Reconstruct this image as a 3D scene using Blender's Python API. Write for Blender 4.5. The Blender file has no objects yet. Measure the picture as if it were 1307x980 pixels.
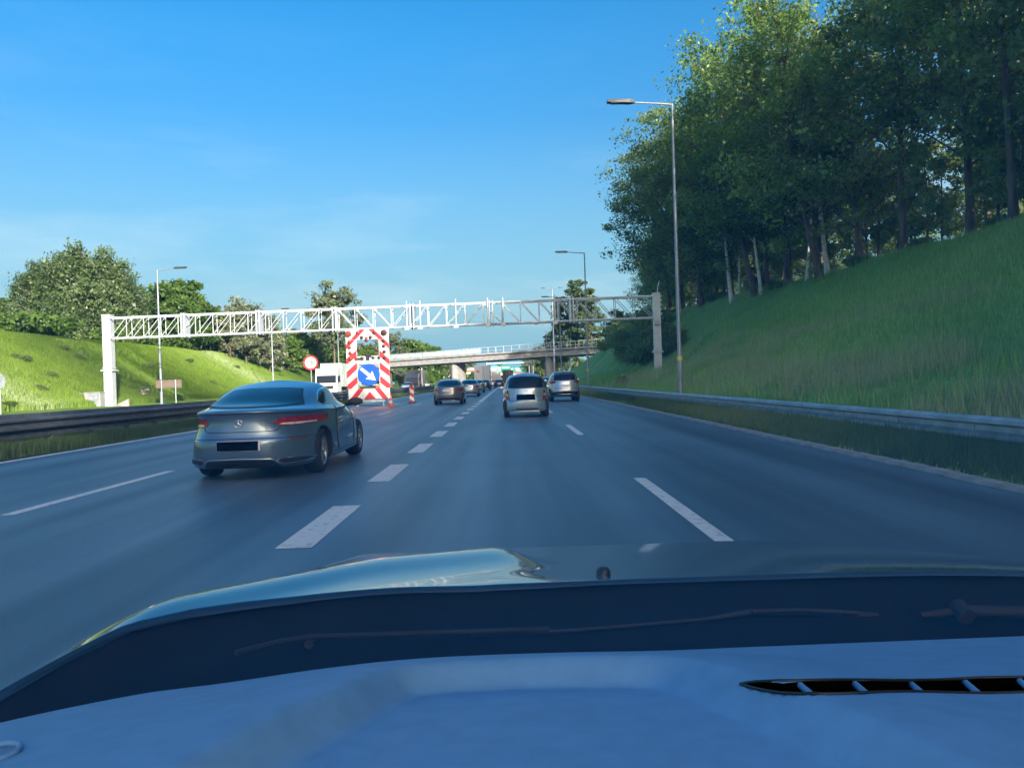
import bpy, bmesh, math, random
import numpy as np
from mathutils import Vector, Matrix, noise
from mathutils.bvhtree import BVHTree
R = math.radians
SC = bpy.context.scene
COL = SC.collection

# ------------------------------------------------------------------ camera
CAM_Z, FPX, ROLL = 1.30, 982.0, R(1.8)
cd = bpy.data.cameras.new("camera"); cam = bpy.data.objects.new("camera", cd); COL.objects.link(cam)
cd.lens = 36.0 * FPX / 1307.0; cd.clip_start = 0.02; cd.clip_end = 6000
yaw, pitch = math.atan(5.5 / FPX), -math.atan(5.0 / FPX)
M_CAM = (Matrix.Translation((0, 0, CAM_Z)) @ Matrix.Rotation(-yaw, 4, 'Z') @ Matrix.Rotation(R(90) + pitch, 4, 'X')
         @ Matrix.Rotation(-ROLL, 4, 'Z'))
cam.matrix_world = M_CAM
SC.camera = cam
def at(px, py, d):
    v = M_CAM.to_3x3() @ Vector(((px - 653.5) / FPX, -(py - 490.0) / FPX, -1.0))
    return Vector((0, 0, CAM_Z)) + v * (d / v.y)

# ------------------------------------------------------------------ light
SUN_EL, SUN_LAT = R(17.0), R(25.0)          # sun stands low behind the viewer, to the right
to_sun = Vector((math.sin(SUN_LAT) * math.cos(SUN_EL), -math.cos(SUN_LAT) * math.cos(SUN_EL), math.sin(SUN_EL)))
sl = bpy.data.lights.new("sun", 'SUN'); sl.energy = 2.8; sl.angle = R(0.5); sl.color = (1.0, 0.95, 0.88)
so = bpy.data.objects.new("sun", sl); COL.objects.link(so)
so.rotation_euler = to_sun.to_track_quat('Z', 'Y').to_euler()
W = bpy.data.worlds.new("World"); SC.world = W; W.use_nodes = True
nt = W.node_tree; nt.nodes.clear()
def N(nt, t, **kw):
    n = nt.nodes.new(t)
    for k, v in kw.items():
        if k in n.inputs: n.inputs[k].default_value = v
        else: setattr(n, k, v)
    return n
out = N(nt, 'ShaderNodeOutputWorld'); bg = N(nt, 'ShaderNodeBackground'); bg.inputs['Strength'].default_value = 0.13
sky = N(nt, 'ShaderNodeTexSky'); sky.sky_type = 'NISHITA'; sky.sun_disc = False
sky.sun_elevation = SUN_EL
sky.sun_rotation = math.atan2(to_sun.x, to_sun.y)
sky.altitude = 100; sky.air_density = 1.0; sky.dust_density = 5.0; sky.ozone_density = 2.2
tc = N(nt, 'ShaderNodeTexCoord'); mp = N(nt, 'ShaderNodeMapping'); mp.inputs['Scale'].default_value = (1.2, 1.2, 6.0)
nz = N(nt, 'ShaderNodeTexNoise'); nz.inputs['Scale'].default_value = 2.3; nz.inputs['Detail'].default_value = 6; nz.inputs['Roughness'].default_value = .55
cr = N(nt, 'ShaderNodeValToRGB'); cr.color_ramp.elements[0].position = .46; cr.color_ramp.elements[1].position = .78
sep = N(nt, 'ShaderNodeSeparateXYZ')
mr = N(nt, 'ShaderNodeMapRange'); mr.inputs['From Min'].default_value = .42; mr.inputs['From Max'].default_value = .06
mr.inputs['To Min'].default_value = 0; mr.inputs['To Max'].default_value = .62
mul = N(nt, 'ShaderNodeMath'); mul.operation = 'MULTIPLY'
mx = N(nt, 'ShaderNodeMixRGB'); mx.inputs['Color2'].default_value = (1.7, 2.25, 2.6, 1)
gain = N(nt, 'ShaderNodeHueSaturation'); gain.inputs['Saturation'].default_value = 1.36; gain.inputs['Value'].default_value = .80; gain.inputs['Saturation'].default_value = 1.49
vr = N(nt, 'ShaderNodeMapRange'); vr.inputs['From Min'].default_value = 0; vr.inputs['From Max'].default_value = .40; vr.inputs['To Min'].default_value = .42; vr.inputs['To Max'].default_value = .68
hz = N(nt, 'ShaderNodeMapRange'); hz.inputs['From Min'].default_value = .32; hz.inputs['From Max'].default_value = .0; hz.inputs['To Min'].default_value = 0; hz.inputs['To Max'].default_value = .75
hm = N(nt, 'ShaderNodeMixRGB'); hm.inputs['Color2'].default_value = (.75, 1.72, 2.45, 1)
L = nt.links.new
L(tc.outputs['Generated'], mp.inputs['Vector']); L(mp.outputs['Vector'], nz.inputs['Vector']); L(nz.outputs['Fac'], cr.inputs['Fac'])
L(tc.outputs['Generated'], sep.inputs['Vector']); L(sep.outputs['Z'], mr.inputs['Value']); L(sep.outputs['Z'], vr.inputs['Value']); L(vr.outputs['Result'], gain.inputs['Value'])
L(cr.outputs['Color'], mul.inputs[0]); L(mr.outputs['Result'], mul.inputs[1]); L(mul.outputs['Value'], mx.inputs['Fac'])
L(sky.outputs['Color'], gain.inputs['Color']); L(gain.outputs['Color'], hm.inputs['Color1']); L(sep.outputs['Z'], hz.inputs['Value']); L(hz.outputs['Result'], hm.inputs['Fac']); L(hm.outputs['Color'], mx.inputs['Color1'])
L(mx.outputs['Color'], bg.inputs['Color']); L(bg.outputs['Background'], out.inputs['Surface'])
SC.view_settings.view_transform = 'Standard'; SC.view_settings.look = 'None'; SC.view_settings.gamma = 1
SC.view_settings.exposure = 1.75
SC.cycles.use_denoising = True
SC.cycles.max_bounces = 10; SC.cycles.diffuse_bounces = 6; SC.cycles.transparent_max_bounces = 8

# ------------------------------------------------------------------ helpers
def mat(name, c, rough=.6, metal=0, var=.15, scale=6, bump=0, bscale=80, coat=0, spec=.5, c2=None, trans=0, stretch=None, detail=4, ramp=(.35, .65)):
    m = bpy.data.materials.new(name); m.use_nodes = True; t = m.node_tree
    p = t.nodes['Principled BSDF']; p.inputs['Roughness'].default_value = rough; p.inputs['Metallic'].default_value = metal
    p.inputs['Specular IOR Level'].default_value = spec; p.inputs['Coat Weight'].default_value = coat; p.inputs['Coat Roughness'].default_value = .04
    tcn = t.nodes.new('ShaderNodeTexCoord'); v = tcn.outputs['Object']
    if stretch:
        mpn = t.nodes.new('ShaderNodeMapping'); mpn.inputs['Scale'].default_value = stretch
        t.links.new(v, mpn.inputs['Vector']); v = mpn.outputs['Vector']
    n = t.nodes.new('ShaderNodeTexNoise'); n.inputs['Scale'].default_value = scale; n.inputs['Detail'].default_value = detail
    t.links.new(v, n.inputs['Vector'])
    r = t.nodes.new('ShaderNodeValToRGB'); r.color_ramp.elements[0].position, r.color_ramp.elements[1].position = ramp
    a = c2 if c2 else [x * (1 - var) for x in c]; b = c if c2 else [min(1, x * (1 + var)) for x in c]
    r.color_ramp.elements[0].color = (*a, 1); r.color_ramp.elements[1].color = (*b, 1)
    t.links.new(n.outputs['Fac'], r.inputs['Fac']); t.links.new(r.outputs['Color'], p.inputs['Base Color'])
    if bump:
        n2 = t.nodes.new('ShaderNodeTexNoise'); n2.inputs['Scale'].default_value = bscale; n2.inputs['Detail'].default_value = 3
        bn = t.nodes.new('ShaderNodeBump'); bn.inputs['Strength'].default_value = bump; bn.inputs['Distance'].default_value = .01
        t.links.new(v, n2.inputs['Vector']); t.links.new(n2.outputs['Fac'], bn.inputs['Height']); t.links.new(bn.outputs['Normal'], p.inputs['Normal'])
    if trans: p.inputs['Transmission Weight'].default_value = trans
    return m
def leafmat(name, dark, light, tr=.35):
    m = bpy.data.materials.new(name); m.use_nodes = True; t = m.node_tree; t.nodes.clear()
    o = t.nodes.new('ShaderNodeOutputMaterial'); d = t.nodes.new('ShaderNodeBsdfPrincipled'); d.inputs['Roughness'].default_value = .42
    d.inputs['Specular IOR Level'].default_value = .5
    tl = t.nodes.new('ShaderNodeBsdfTranslucent'); mi = t.nodes.new('ShaderNodeMixShader'); mi.inputs['Fac'].default_value = tr
    tcn = t.nodes.new('ShaderNodeTexCoord'); n = t.nodes.new('ShaderNodeTexNoise'); n.inputs['Scale'].default_value = .55; n.inputs['Detail'].default_value = 3
    at_ = t.nodes.new('ShaderNodeAttribute'); at_.attribute_name = 'shade'
    oi = t.nodes.new('ShaderNodeObjectInfo')
    ad = t.nodes.new('ShaderNodeMath'); ad.operation = 'ADD'; ad2 = t.nodes.new('ShaderNodeMath'); ad2.operation = 'MULTIPLY_ADD'
    ad2.inputs[1].default_value = .3
    r = t.nodes.new('ShaderNodeValToRGB'); r.color_ramp.elements[0].position = .45; r.color_ramp.elements[1].position = 1.25 if False else 1.0
    r.color_ramp.elements[0].color = (*dark, 1); r.color_ramp.elements[1].color = (*light, 1)
    sc_ = t.nodes.new('ShaderNodeMath'); sc_.operation = 'MULTIPLY'; sc_.inputs[1].default_value = .62
    l = t.links.new
    l(tcn.outputs['Object'], n.inputs['Vector']); l(n.outputs['Fac'], ad.inputs[0]); l(at_.outputs['Fac'], ad.inputs[1])
    l(oi.outputs['Random'], ad2.inputs[0]); l(ad.outputs[0], ad2.inputs[2]); l(ad2.outputs[0], sc_.inputs[0]); l(sc_.outputs[0], r.inputs['Fac'])
    l(r.outputs['Color'], d.inputs['Base Color']); l(r.outputs['Color'], tl.inputs['Color'])
    l(d.outputs[0], mi.inputs[1]); l(tl.outputs[0], mi.inputs[2]); l(mi.outputs[0], o.inputs['Surface'])
    return m

def tag(o, label=None, cat=None, group=None, kind=None):
    for k, v in (('label', label), ('category', cat), ('group', group), ('kind', kind)):
        if v: o[k] = v
    return o
def empty(name, loc, label, cat, group=None, rz=0):
    o = bpy.data.objects.new(name, None); COL.objects.link(o); o.location = loc; o.rotation_euler = (0, 0, rz)
    o.empty_display_size = .2
    return tag(o, label, cat, group)
def link(name, me, parent=None, loc=None):
    o = bpy.data.objects.new(name, me); COL.objects.link(o)
    if parent is not None: o.parent = parent
    if loc is not None: o.location = loc
    return o
def children(o): return [c for c in COL.objects if c.parent == o]
def copy_tree(o, loc=None, label=None, rz=None, sc=None, parent=None, kids=None):
    kids = kids or {}
    c = o.copy(); COL.objects.link(c)
    if parent is not None: c.parent = parent
    for ch in o.children: copy_tree(ch, parent=c)
    if loc is not None: c.location = loc
    if rz is not None: c.rotation_euler = (0, 0, rz)
    if sc is not None: c.scale = sc if hasattr(sc, '__len__') else (sc, sc, sc)
    if label: c['label'] = label
    return c

class MB:
    def __init__(s): s.v, s.f, s.m, s.sm = [], [], [], []
    def add(s, vs, fs, mi=0, smooth=False):
        b = len(s.v); s.v += [tuple(v) for v in vs]; s.f += [tuple(b + i for i in f) for f in fs]
        s.m += [mi] * len(fs); s.sm += [smooth] * len(fs); return s
    def box(s, c, d, mi=0, rz=0, M=None):
        x, y, z = d[0] / 2, d[1] / 2, d[2] / 2
        vs = [Vector((a * x, b * y, e * z)) for a in (-1, 1) for b in (-1, 1) for e in (-1, 1)]
        if rz: vs = [Matrix.Rotation(rz, 3, 'Z') @ v for v in vs]
        if M: vs = [M @ v for v in vs]
        vs = [v + Vector(c) for v in vs]
        return s.add(vs, [(0, 1, 3, 2), (4, 6, 7, 5), (0, 4, 5, 1), (2, 3, 7, 6), (0, 2, 6, 4), (1, 5, 7, 3)], mi)
    def tube(s, pts, rad, n=8, mi=0, cap=True, smooth=True):
        pts = [Vector(p) for p in pts]; k = len(pts)
        rad = rad if hasattr(rad, '__len__') else [rad] * k
        vs = []; up = None
        for i, p in enumerate(pts):
            t = (pts[min(i + 1, k - 1)] - pts[max(i - 1, 0)]).normalized()
            if up is None: up = Vector((1, 0, 0)) if abs(t.x) < .8 else Vector((0, 1, 0))
            a = (up - t * up.dot(t)).normalized(); b = t.cross(a); up = a
            for j in range(n):
                q = 2 * math.pi * j / n
                vs.append(p + (a * math.cos(q) + b * math.sin(q)) * rad[i])
        fs = [(i * n + j, i * n + (j + 1) % n, (i + 1) * n + (j + 1) % n, (i + 1) * n + j) for i in range(k - 1) for j in range(n)]
        s.add(vs, fs, mi, smooth)
        if cap: s.add([vs[j] for j in range(n)][::-1], [tuple(range(n))], mi); s.add(vs[-n:], [tuple(range(n))], mi)
        return s
    def prism(s, poly, y0, y1, mi=0):
        """poly = [(x,z)], extruded along y"""
        n = len(poly); vs = [(x, y0, z) for x, z in poly] + [(x, y1, z) for x, z in poly]
        fs = [tuple(range(n)), tuple(range(2 * n - 1, n - 1, -1))] + [(i, i + n, (i + 1) % n + n, (i + 1) % n) for i in range(n)]
        return s.add(vs, fs, mi)
    def prismx(s, poly, x0, x1, mi=0):
        n = len(poly); vs = [(x0, y, z) for y, z in poly] + [(x1, y, z) for y, z in poly]
        fs = [tuple(range(n)), tuple(range(2 * n - 1, n - 1, -1))] + [(i, i + n, (i + 1) % n + n, (i + 1) % n) for i in range(n)]
        return s.add(vs, fs, mi)
    def mesh(s, name, mats):
        me = bpy.data.meshes.new(name); me.from_pydata(s.v, [], s.f)
        for m in (mats if isinstance(mats, (list, tuple)) else [mats]): me.materials.append(m)
        me.polygons.foreach_set('material_index', s.m); me.polygons.foreach_set('use_smooth', s.sm)
        bm = bmesh.new(); bm.from_mesh(me); bmesh.ops.recalc_face_normals(bm, faces=bm.faces); bm.to_mesh(me); bm.free()
        me.update(); return me
    def build(s, name, mats, parent=None, loc=None): return link(name, s.mesh(name, mats), parent, loc)
def clip(poly, x0, x1, z0, z1):
    def cut(P, f):
        o = []
        for i in range(len(P)):
            a, b = P[i - 1], P[i]; fa, fb = f(a), f(b)
            if (fa >= 0) != (fb >= 0):
                t = fa / (fa - fb); o.append((a[0] + (b[0] - a[0]) * t, a[1] + (b[1] - a[1]) * t))
            if fb >= 0: o.append(b)
        return o
    for f in (lambda p: p[0] - x0, lambda p: x1 - p[0], lambda p: p[1] - z0, lambda p: z1 - p[1]):
        if poly: poly = cut(poly, f)
    return poly
def interp(x, xs, ys): return float(np.interp(x, xs, ys))
def circ(cx, cz, r, n=28): return [(cx + r * math.cos(2 * math.pi * i / n), cz + r * math.sin(2 * math.pi * i / n)) for i in range(n)]

# ------------------------------------------------------------------ materials
M = {}
M['steel'] = mat('galvanised steel', (.38, .43, .48), .45, .55, .18, 3, .15, 30)
M['shaded_steel'] = mat('shade darkened barrier steel', (.13, .15, .17), .5, .4, .25, 3, .15, 30)  # darker copy of the steel, the median's shade kept in its colour
M['pole'] = mat('grey lamp post paint', (.24, .28, .32), .45, .3, .1, 2)
M['gantry'] = mat('white gantry paint', (.52, .57, .61), .4, .1, .07, 2)
M['head'] = mat('dark lamp head', (.05, .05, .06), .4, .2)
M['concrete'] = mat('concrete', (.29, .295, .30), .85, 0, .18, 1.2, .4, 20)
M['kerbm'] = mat('kerb concrete', (.24, .24, .235), .85, 0, .25, 2.5, .5, 30)
M['white'] = mat('white sheet', (.66, .66, .65), .4, 0, .05, 3)
M['red'] = mat('red sheet', (.50, .022, .03), .4, 0, .08, 3)
M['blue'] = mat('blue sign sheet', (.004, .075, .40), .35, 0, .06, 3)
M['black'] = mat('black rubber', (.015, .015, .016), .7, 0, .2, 20, .2, 60)
M['blackp'] = mat('black plastic', (.012, .013, .015), .45, 0, .2, 20)
M['plate'] = mat('black plate', (.002, .002, .002), .9, 0, 0, 5, spec=.0)
M['glass'] = mat('dark tinted glass', (.010, .014, .020), .05, 0, .1, 3, spec=.45)
M['silver'] = mat('silver rim', (.50, .51, .53), .3, .9, .06, 10)
M['chrome'] = mat('chrome', (.75, .76, .78), .15, 1, .03, 10)
M['tail'] = mat('red lamp glass', (.30, .012, .018), .25, 0, .3, 14, coat=.15, spec=.3)
M['tailw'] = mat('clear lamp glass', (.62, .60, .60), .12, 0, .1, 14, coat=.8)
M['amber'] = mat('amber lens', (.22, .035, .015), .25, 0, .2, 14, coat=.5)
M['lens'] = mat('dark lamp lens', (.05, .018, .012), .25, 0, .2, 14, coat=.5)
M['orange'] = mat('orange plastic', (.75, .11, .03), .5, 0, .1, 6)
M['brown'] = mat('brown sign back', (.15, .115, .09), .7, 0, .1, 4)
M['line'] = mat('white road paint', (.66, .67, .66), .6, 0, .14, 14, .3, 90, c2=(.34, .35, .36), ramp=(.30, .46), detail=9)
M['bark'] = mat('dark bark', (.11, .088, .065), .9, 0, .4, 4, .8, 12, stretch=(1, 1, .25))
M['birch'] = mat('birch bark', (.62, .60, .55), .8, 0, .1, 3.2, .3, 12, c2=(.06, .055, .05), stretch=(1, 1, 2.2), ramp=(.36, .42))
M['leaf_oak'] = leafmat('deep green leaves', (.10, .17, .055), (.38, .48, .15), .58)  # lightened greens; the shaded wood's missing light is in the colour
M['leaf_lime'] = leafmat('fresh green leaves', (.065, .135, .022), (.22, .35, .07), .5)
M['leaf_fresh'] = leafmat('fresh wood leaves', (.11, .20, .04), (.34, .50, .12), .5)  # brighter copy of leaf_lime, lifted in colour for the shaded wood
M['leaf_birch'] = leafmat('birch leaves', (.060, .105, .035), (.20, .29, .11), .4)
M['leaf_grey'] = leafmat('greyish leaves', (.08, .115, .06), (.22, .28, .15), .35)
M['leaf_brown'] = leafmat('grey green leaves', (.12, .145, .085), (.28, .33, .18), .3)
M['leaf_yellow'] = leafmat('yellow green leaves', (.07, .12, .012), (.24, .30, .04), .45)

# asphalt: fine aggregate, worn wheel paths, long repair seams
def asphalt():
    m = bpy.data.materials.new('asphalt'); m.use_nodes = True; t = m.node_tree; l = t.links.new
    p = t.nodes['Principled BSDF']; tcn = t.nodes.new('ShaderNodeTexCoord'); v = tcn.outputs['Object']
    fine = t.nodes.new('ShaderNodeTexNoise'); fine.inputs['Scale'].default_value = 55; fine.inputs['Detail'].default_value = 5; l(v, fine.inputs['Vector'])
    mp = t.nodes.new('ShaderNodeMapping'); mp.inputs['Scale'].default_value = (1.1, .03, 1); l(v, mp.inputs['Vector'])
    st = t.nodes.new('ShaderNodeTexNoise'); st.inputs['Scale'].default_value = 1.3; st.inputs['Detail'].default_value = 4; l(mp.outputs['Vector'], st.inputs['Vector'])
    big = t.nodes.new('ShaderNodeTexNoise'); big.inputs['Scale'].default_value = .35; big.inputs['Detail'].default_value = 5; l(v, big.inputs['Vector'])
    r1 = t.nodes.new('ShaderNodeValToRGB'); r1.color_ramp.elements[0].color = (.044, .076, .108, 1); r1.color_ramp.elements[1].color = (.094, .155, .215, 1)  # bluish greys: sky and windscreen light is tinted into the asphalt
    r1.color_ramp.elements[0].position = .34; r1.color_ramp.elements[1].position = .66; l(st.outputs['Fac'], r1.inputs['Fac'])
    mx = t.nodes.new('ShaderNodeMixRGB'); mx.blend_type = 'OVERLAY'; mx.inputs['Fac'].default_value = .45; l(r1.outputs['Color'], mx.inputs['Color1']); l(big.outputs['Fac'], mx.inputs['Color2'])
    mx2 = t.nodes.new('ShaderNodeMixRGB'); mx2.blend_type = 'OVERLAY'; mx2.inputs['Fac'].default_value = .5; l(mx.outputs['Color'], mx2.inputs['Color1']); l(fine.outputs['Fac'], mx2.inputs['Color2'])
    gr = t.nodes.new('ShaderNodeTexNoise'); gr.inputs['Scale'].default_value = 230; gr.inputs['Detail'].default_value = 2; l(v, gr.inputs['Vector'])
    gr_r = t.nodes.new('ShaderNodeValToRGB'); gr_r.color_ramp.elements[0].position = .60; gr_r.color_ramp.elements[1].position = .70; l(gr.outputs['Fac'], gr_r.inputs['Fac'])
    mx3 = t.nodes.new('ShaderNodeMixRGB'); mx3.blend_type = 'MIX'; mx3.inputs['Color2'].default_value = (.30, .30, .29, 1)
    gf = t.nodes.new('ShaderNodeMath'); gf.operation = 'MULTIPLY'; gf.inputs[1].default_value = .35; l(gr_r.outputs['Color'], gf.inputs[0]); l(gf.outputs[0], mx3.inputs['Fac']); l(mx2.outputs['Color'], mx3.inputs['Color1'])
    # tyre-darkened wheel paths, repeating lane by lane
    sx = t.nodes.new('ShaderNodeSeparateXYZ'); l(v, sx.inputs['Vector'])
    wv = t.nodes.new('ShaderNodeMath'); wv.operation = 'MULTIPLY_ADD'; wv.inputs[1].default_value = 2 * math.pi / 1.76; wv.inputs[2].default_value = .55; l(sx.outputs['X'], wv.inputs[0])
    cs = t.nodes.new('ShaderNodeMath'); cs.operation = 'COSINE'; l(wv.outputs[0], cs.inputs[0])
    wr_ = t.nodes.new('ShaderNodeMapRange'); wr_.inputs['From Min'].default_value = -1; wr_.inputs['To Min'].default_value = .80; wr_.inputs['To Max'].default_value = 1.12; l(cs.outputs[0], wr_.inputs['Value'])
    mx4 = t.nodes.new('ShaderNodeMixRGB'); mx4.blend_type = 'MULTIPLY'; mx4.inputs['Fac'].default_value = 1; l(mx3.outputs['Color'], mx4.inputs['Color1']); l(wr_.outputs['Result'], mx4.inputs['Color2'])
    l(mx4.outputs['Color'], p.inputs['Base Color'])
    rr = t.nodes.new('ShaderNodeMapRange'); rr.inputs['To Min'].default_value = .52; rr.inputs['To Max'].default_value = .38; l(st.outputs['Fac'], rr.inputs['Value']); l(rr.outputs['Result'], p.inputs['Roughness'])
    bn = t.nodes.new('ShaderNodeBump'); bn.inputs['Strength'].default_value = .35; bn.inputs['Distance'].default_value = .01; l(fine.outputs['Fac'], bn.inputs['Height']); l(bn.outputs['Normal'], p.inputs['Normal'])
    return m
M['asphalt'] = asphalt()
def grassmat(name, a, b, c, s1=.25, tr=0, n2s=9):
    m = bpy.data.materials.new(name); m.use_nodes = True; t = m.node_tree; l = t.links.new; p = t.nodes['Principled BSDF']
    p.inputs['Roughness'].default_value = .8; p.inputs['Specular IOR Level'].default_value = .15
    tcn = t.nodes.new('ShaderNodeTexCoord'); v = tcn.outputs['Object']
    n1 = t.nodes.new('ShaderNodeTexNoise'); n1.inputs['Scale'].default_value = s1; n1.inputs['Detail'].default_value = 6; l(v, n1.inputs['Vector'])
    n2 = t.nodes.new('ShaderNodeTexNoise'); n2.inputs['Scale'].default_value = n2s; n2.inputs['Detail'].default_value = 5; l(v, n2.inputs['Vector'])
    r = t.nodes.new('ShaderNodeValToRGB'); e = r.color_ramp.elements; e[0].position = .33; e[0].color = (*a, 1); e[1].position = .68; e[1].color = (*c, 1)
    x = e.new(.5); x.color = (*b, 1); l(n1.outputs['Fac'], r.inputs['Fac'])
    mx = t.nodes.new('ShaderNodeMixRGB'); mx.blend_type = 'OVERLAY'; mx.inputs['Fac'].default_value = .6; l(r.outputs['Color'], mx.inputs['Color1']); l(n2.outputs['Fac'], mx.inputs['Color2'])
    at_ = t.nodes.new('ShaderNodeAttribute'); at_.attribute_name = 'shade'
    l(mx.outputs['Color'], p.inputs['Base Color'])
    bn = t.nodes.new('ShaderNodeBump'); bn.inputs['Strength'].default_value = .8; bn.inputs['Distance'].default_value = .12; l(n2.outputs['Fac'], bn.inputs['Height'])
    if not tr: l(bn.outputs['Normal'], p.inputs['Normal'])
    return m
M['grass_r'] = grassmat('shade lifted verge grass', (.16, .29, .07), (.21, .37, .09), (.28, .41, .13))  # greens raised to stand in for light missing on the slope
M['grass_v'] = grassmat('median grass', (.07, .115, .035), (.10, .155, .045), (.13, .18, .06))
M['grass_l'] = grassmat('lush bank grass', (.110, .195, .022), (.150, .255, .030), (.190, .290, .045), .18, 0, 2.6)
M['soil'] = grassmat('far ground', (.05, .08, .02), (.08, .11, .03), (.10, .12, .05), .02)
M['blade'] = leafmat('grass blades', (.18, .35, .075), (.37, .57, .17), .5)  # raised like the slope grass, brightness put in against its shade
M['blade_l'] = leafmat('sunny grass blades', (.100, .190, .02), (.23, .34, .055), .35)
M['blade_v'] = leafmat('dark verge blades', (.075, .135, .04), (.19, .26, .10), .4)
M['straw'] = leafmat('pale seed heads', (.22, .29, .13), (.46, .50, .28), .4)

# ------------------------------------------------------------------ terrain
D_T = [-140, 33, 50, 62, 75, 87, 130, 165, 200, 260, 340]
CX_R = [22, 22, 22, 21, 19.5, 18.3, 19, 21.5, 27, 30, 34]
CZ_R = [7.5, 7.5, 7.9, 8.1, 8.2, 8.1, 8.0, 8.0, 6.5, 3.5, .5]
LD_T = [-140, 136, 160, 182, 200, 260]
CZ_L = [7.2, 7.2, 6.4, 4.6, 3.4, .8]
def prof_r(y):
    cx, cz = interp(y, D_T, CX_R), interp(y, D_T, CZ_R); k = min(1, cz / 6)
    return [(5.28, .02), (5.6, .10), (6.6, .12), (8, .12 + .38 * k), (12, .12 + 1.75 * k), (cx - 1.2, cz - .75 * k), (cx + .6, cz), (cx + 8, cz + .5), (cx + 60, cz + 1.0), (cx + 90, -1.0)]
def prof_l(y):
    cz = interp(y, LD_T, CZ_L); k = min(1, cz / 6)
    return [(-29.6, .03), (-33.2, .05 + .2 * k), (-34.8, .05 + .6 * k), (-45.0, cz - .35 * k), (-46.6, cz), (-58, cz + .5), (-110, cz + 1.5), (-190, -1.0)]
def height(x, y):
    if x >= 5.28: p = prof_r(y)
    elif x <= -29.6: p = prof_l(y)[::-1]
    else: return .04 if x < -10.1 else 0
    return interp(x, [a for a, _ in p], [b for _, b in p])
def bump(x, y, a=.12): return a * (noise.noise((x * .3, y * .3, 0)) + .5 * noise.noise((x * .9, y * .9, 3)))
def bank(name, prof, y0, y1, dy, m, amp):
    ys = np.arange(y0, y1 + .1, dy); vs, fs = [], []; cols = None
    for y in ys:
        P = prof(y); xs = []
        for (a, _), (b, _) in zip(P, P[1:]):
            k = max(1, int(abs(b - a) / 1.6)) if abs(a) < 60 else 1
            xs += [a + (b - a) * i / k for i in range(k)]
        xs.append(P[-1][0])
        if cols is None: cols = len(xs)
        if len(xs) != cols:  # keep the column count
            xs = list(np.interp(np.linspace(0, 1, cols), np.linspace(0, 1, len(xs)), xs))
        for i, x in enumerate(xs):
            e = min(1, i / 4.0)
            vs.append((x, y, height(x, y) + bump(x, y, amp) * e))
    n = len(ys)
    fs = [(j * cols + i, j * cols + i + 1, (j + 1) * cols + i + 1, (j + 1) * cols + i) for j in range(n - 1) for i in range(cols - 1)]
    mb = MB(); mb.add(vs, fs, 0, True); o = mb.build(name, m); return tag(o, kind='structure')
gb = MB(); gb.add([(-3000, -400, -.5), (3000, -400, -.5), (3000, 5000, -.5), (-3000, 5000, -.5)], [(0, 1, 2, 3)]); tag(gb.build('ground', M['soil']), kind='structure')
bank('embankment', prof_r, -140, 340, 2, M['grass_r'], .14)
bank('embankment', prof_l, -60, 260, 2.5, M['grass_l'], .22)
# flat land the road and the median lie on
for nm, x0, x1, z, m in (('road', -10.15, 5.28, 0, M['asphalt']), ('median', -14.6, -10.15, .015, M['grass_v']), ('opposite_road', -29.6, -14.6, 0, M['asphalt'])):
    mb = MB(); ys = list(range(-60, 520, 10))
    vs = [(x, y, z) for y in ys for x in np.linspace(x0, x1, 5)]
    mb.add(vs, [(j * 5 + i, j * 5 + i + 1, j * 5 + i + 6, j * 5 + i + 5) for j in range(len(ys) - 1) for i in range(4)])
    o = mb.build(nm, m); tag(o, kind='structure')
    if nm == 'road': ROAD = o
    if nm == 'opposite_road': OROAD = o
def dash(x, y0, y1, w, par=ROAD, name='lane_dash'):
    mb = MB(); n = max(1, int((y1 - y0) / 10)); ys = np.linspace(y0, y1, n + 1)
    for a, b in zip(ys, ys[1:]): mb.add([(x - w / 2, a, .004), (x + w / 2, a, .004), (x + w / 2, b, .004), (x - w / 2, b, .004)], [(0, 1, 2, 3)])
    mb.build(name, M['line'], par)
k = 6.2 - 4.07
while k < 45: dash(-1.77, k, k + 2.1, .30); k += 4.07
dash(-1.77, k, 300, .30, name='lane_line')
for i in range(-1, 22): dash(1.64, 5.8 + 11.75 * i, 9.8 + 11.75 * i, .15)
for i in range(-1, 22): dash(-5.50, 8.4 + 12 * i, 12.5 + 12 * i, .15)
dash(-9.92, -40, 400, .20, name='edge_line')
dash(-15.0, -40, 400, .2, OROAD, 'edge_line'); dash(-29.2, -40, 400, .2, OROAD, 'edge_line')
for i in range(0, 20): dash(-18.7, 12 * i, 12 * i + 4, .15, OROAD)
# kerb: laid stones
kerb = tag(MB().box((5.16, 150, -.03), (.20, 420, .05)).build('kerb_bed', M['kerbm']), kind='structure')
ks = MB(); ks.prism([(-.10, -.02), (.10, -.02), (.10, .055), (-.06, .055), (-.10, .02)], -.49, .49); kme = ks.mesh('kerb_stone', M['kerbm'])
random.seed(4)
for i in range(70):
    o = link('kerb_stone', kme, kerb, (5.18 + random.uniform(-.008, .008), 1.5 + i, random.uniform(-.006, .006))); o.rotation_euler = (random.uniform(-.004, .004), 0, random.uniform(-.006, .006))
km = MB()
for i in range(70, 300): km.prism([(5.08, -.02), (5.28, -.02), (5.28, .055), (5.12, .055), (5.08, .02)], 1.01 + i, 1.99 + i)
o = km.build('distant_kerb_stone', M['kerbm'], kerb); o['kind'] = 'stuff'

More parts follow.
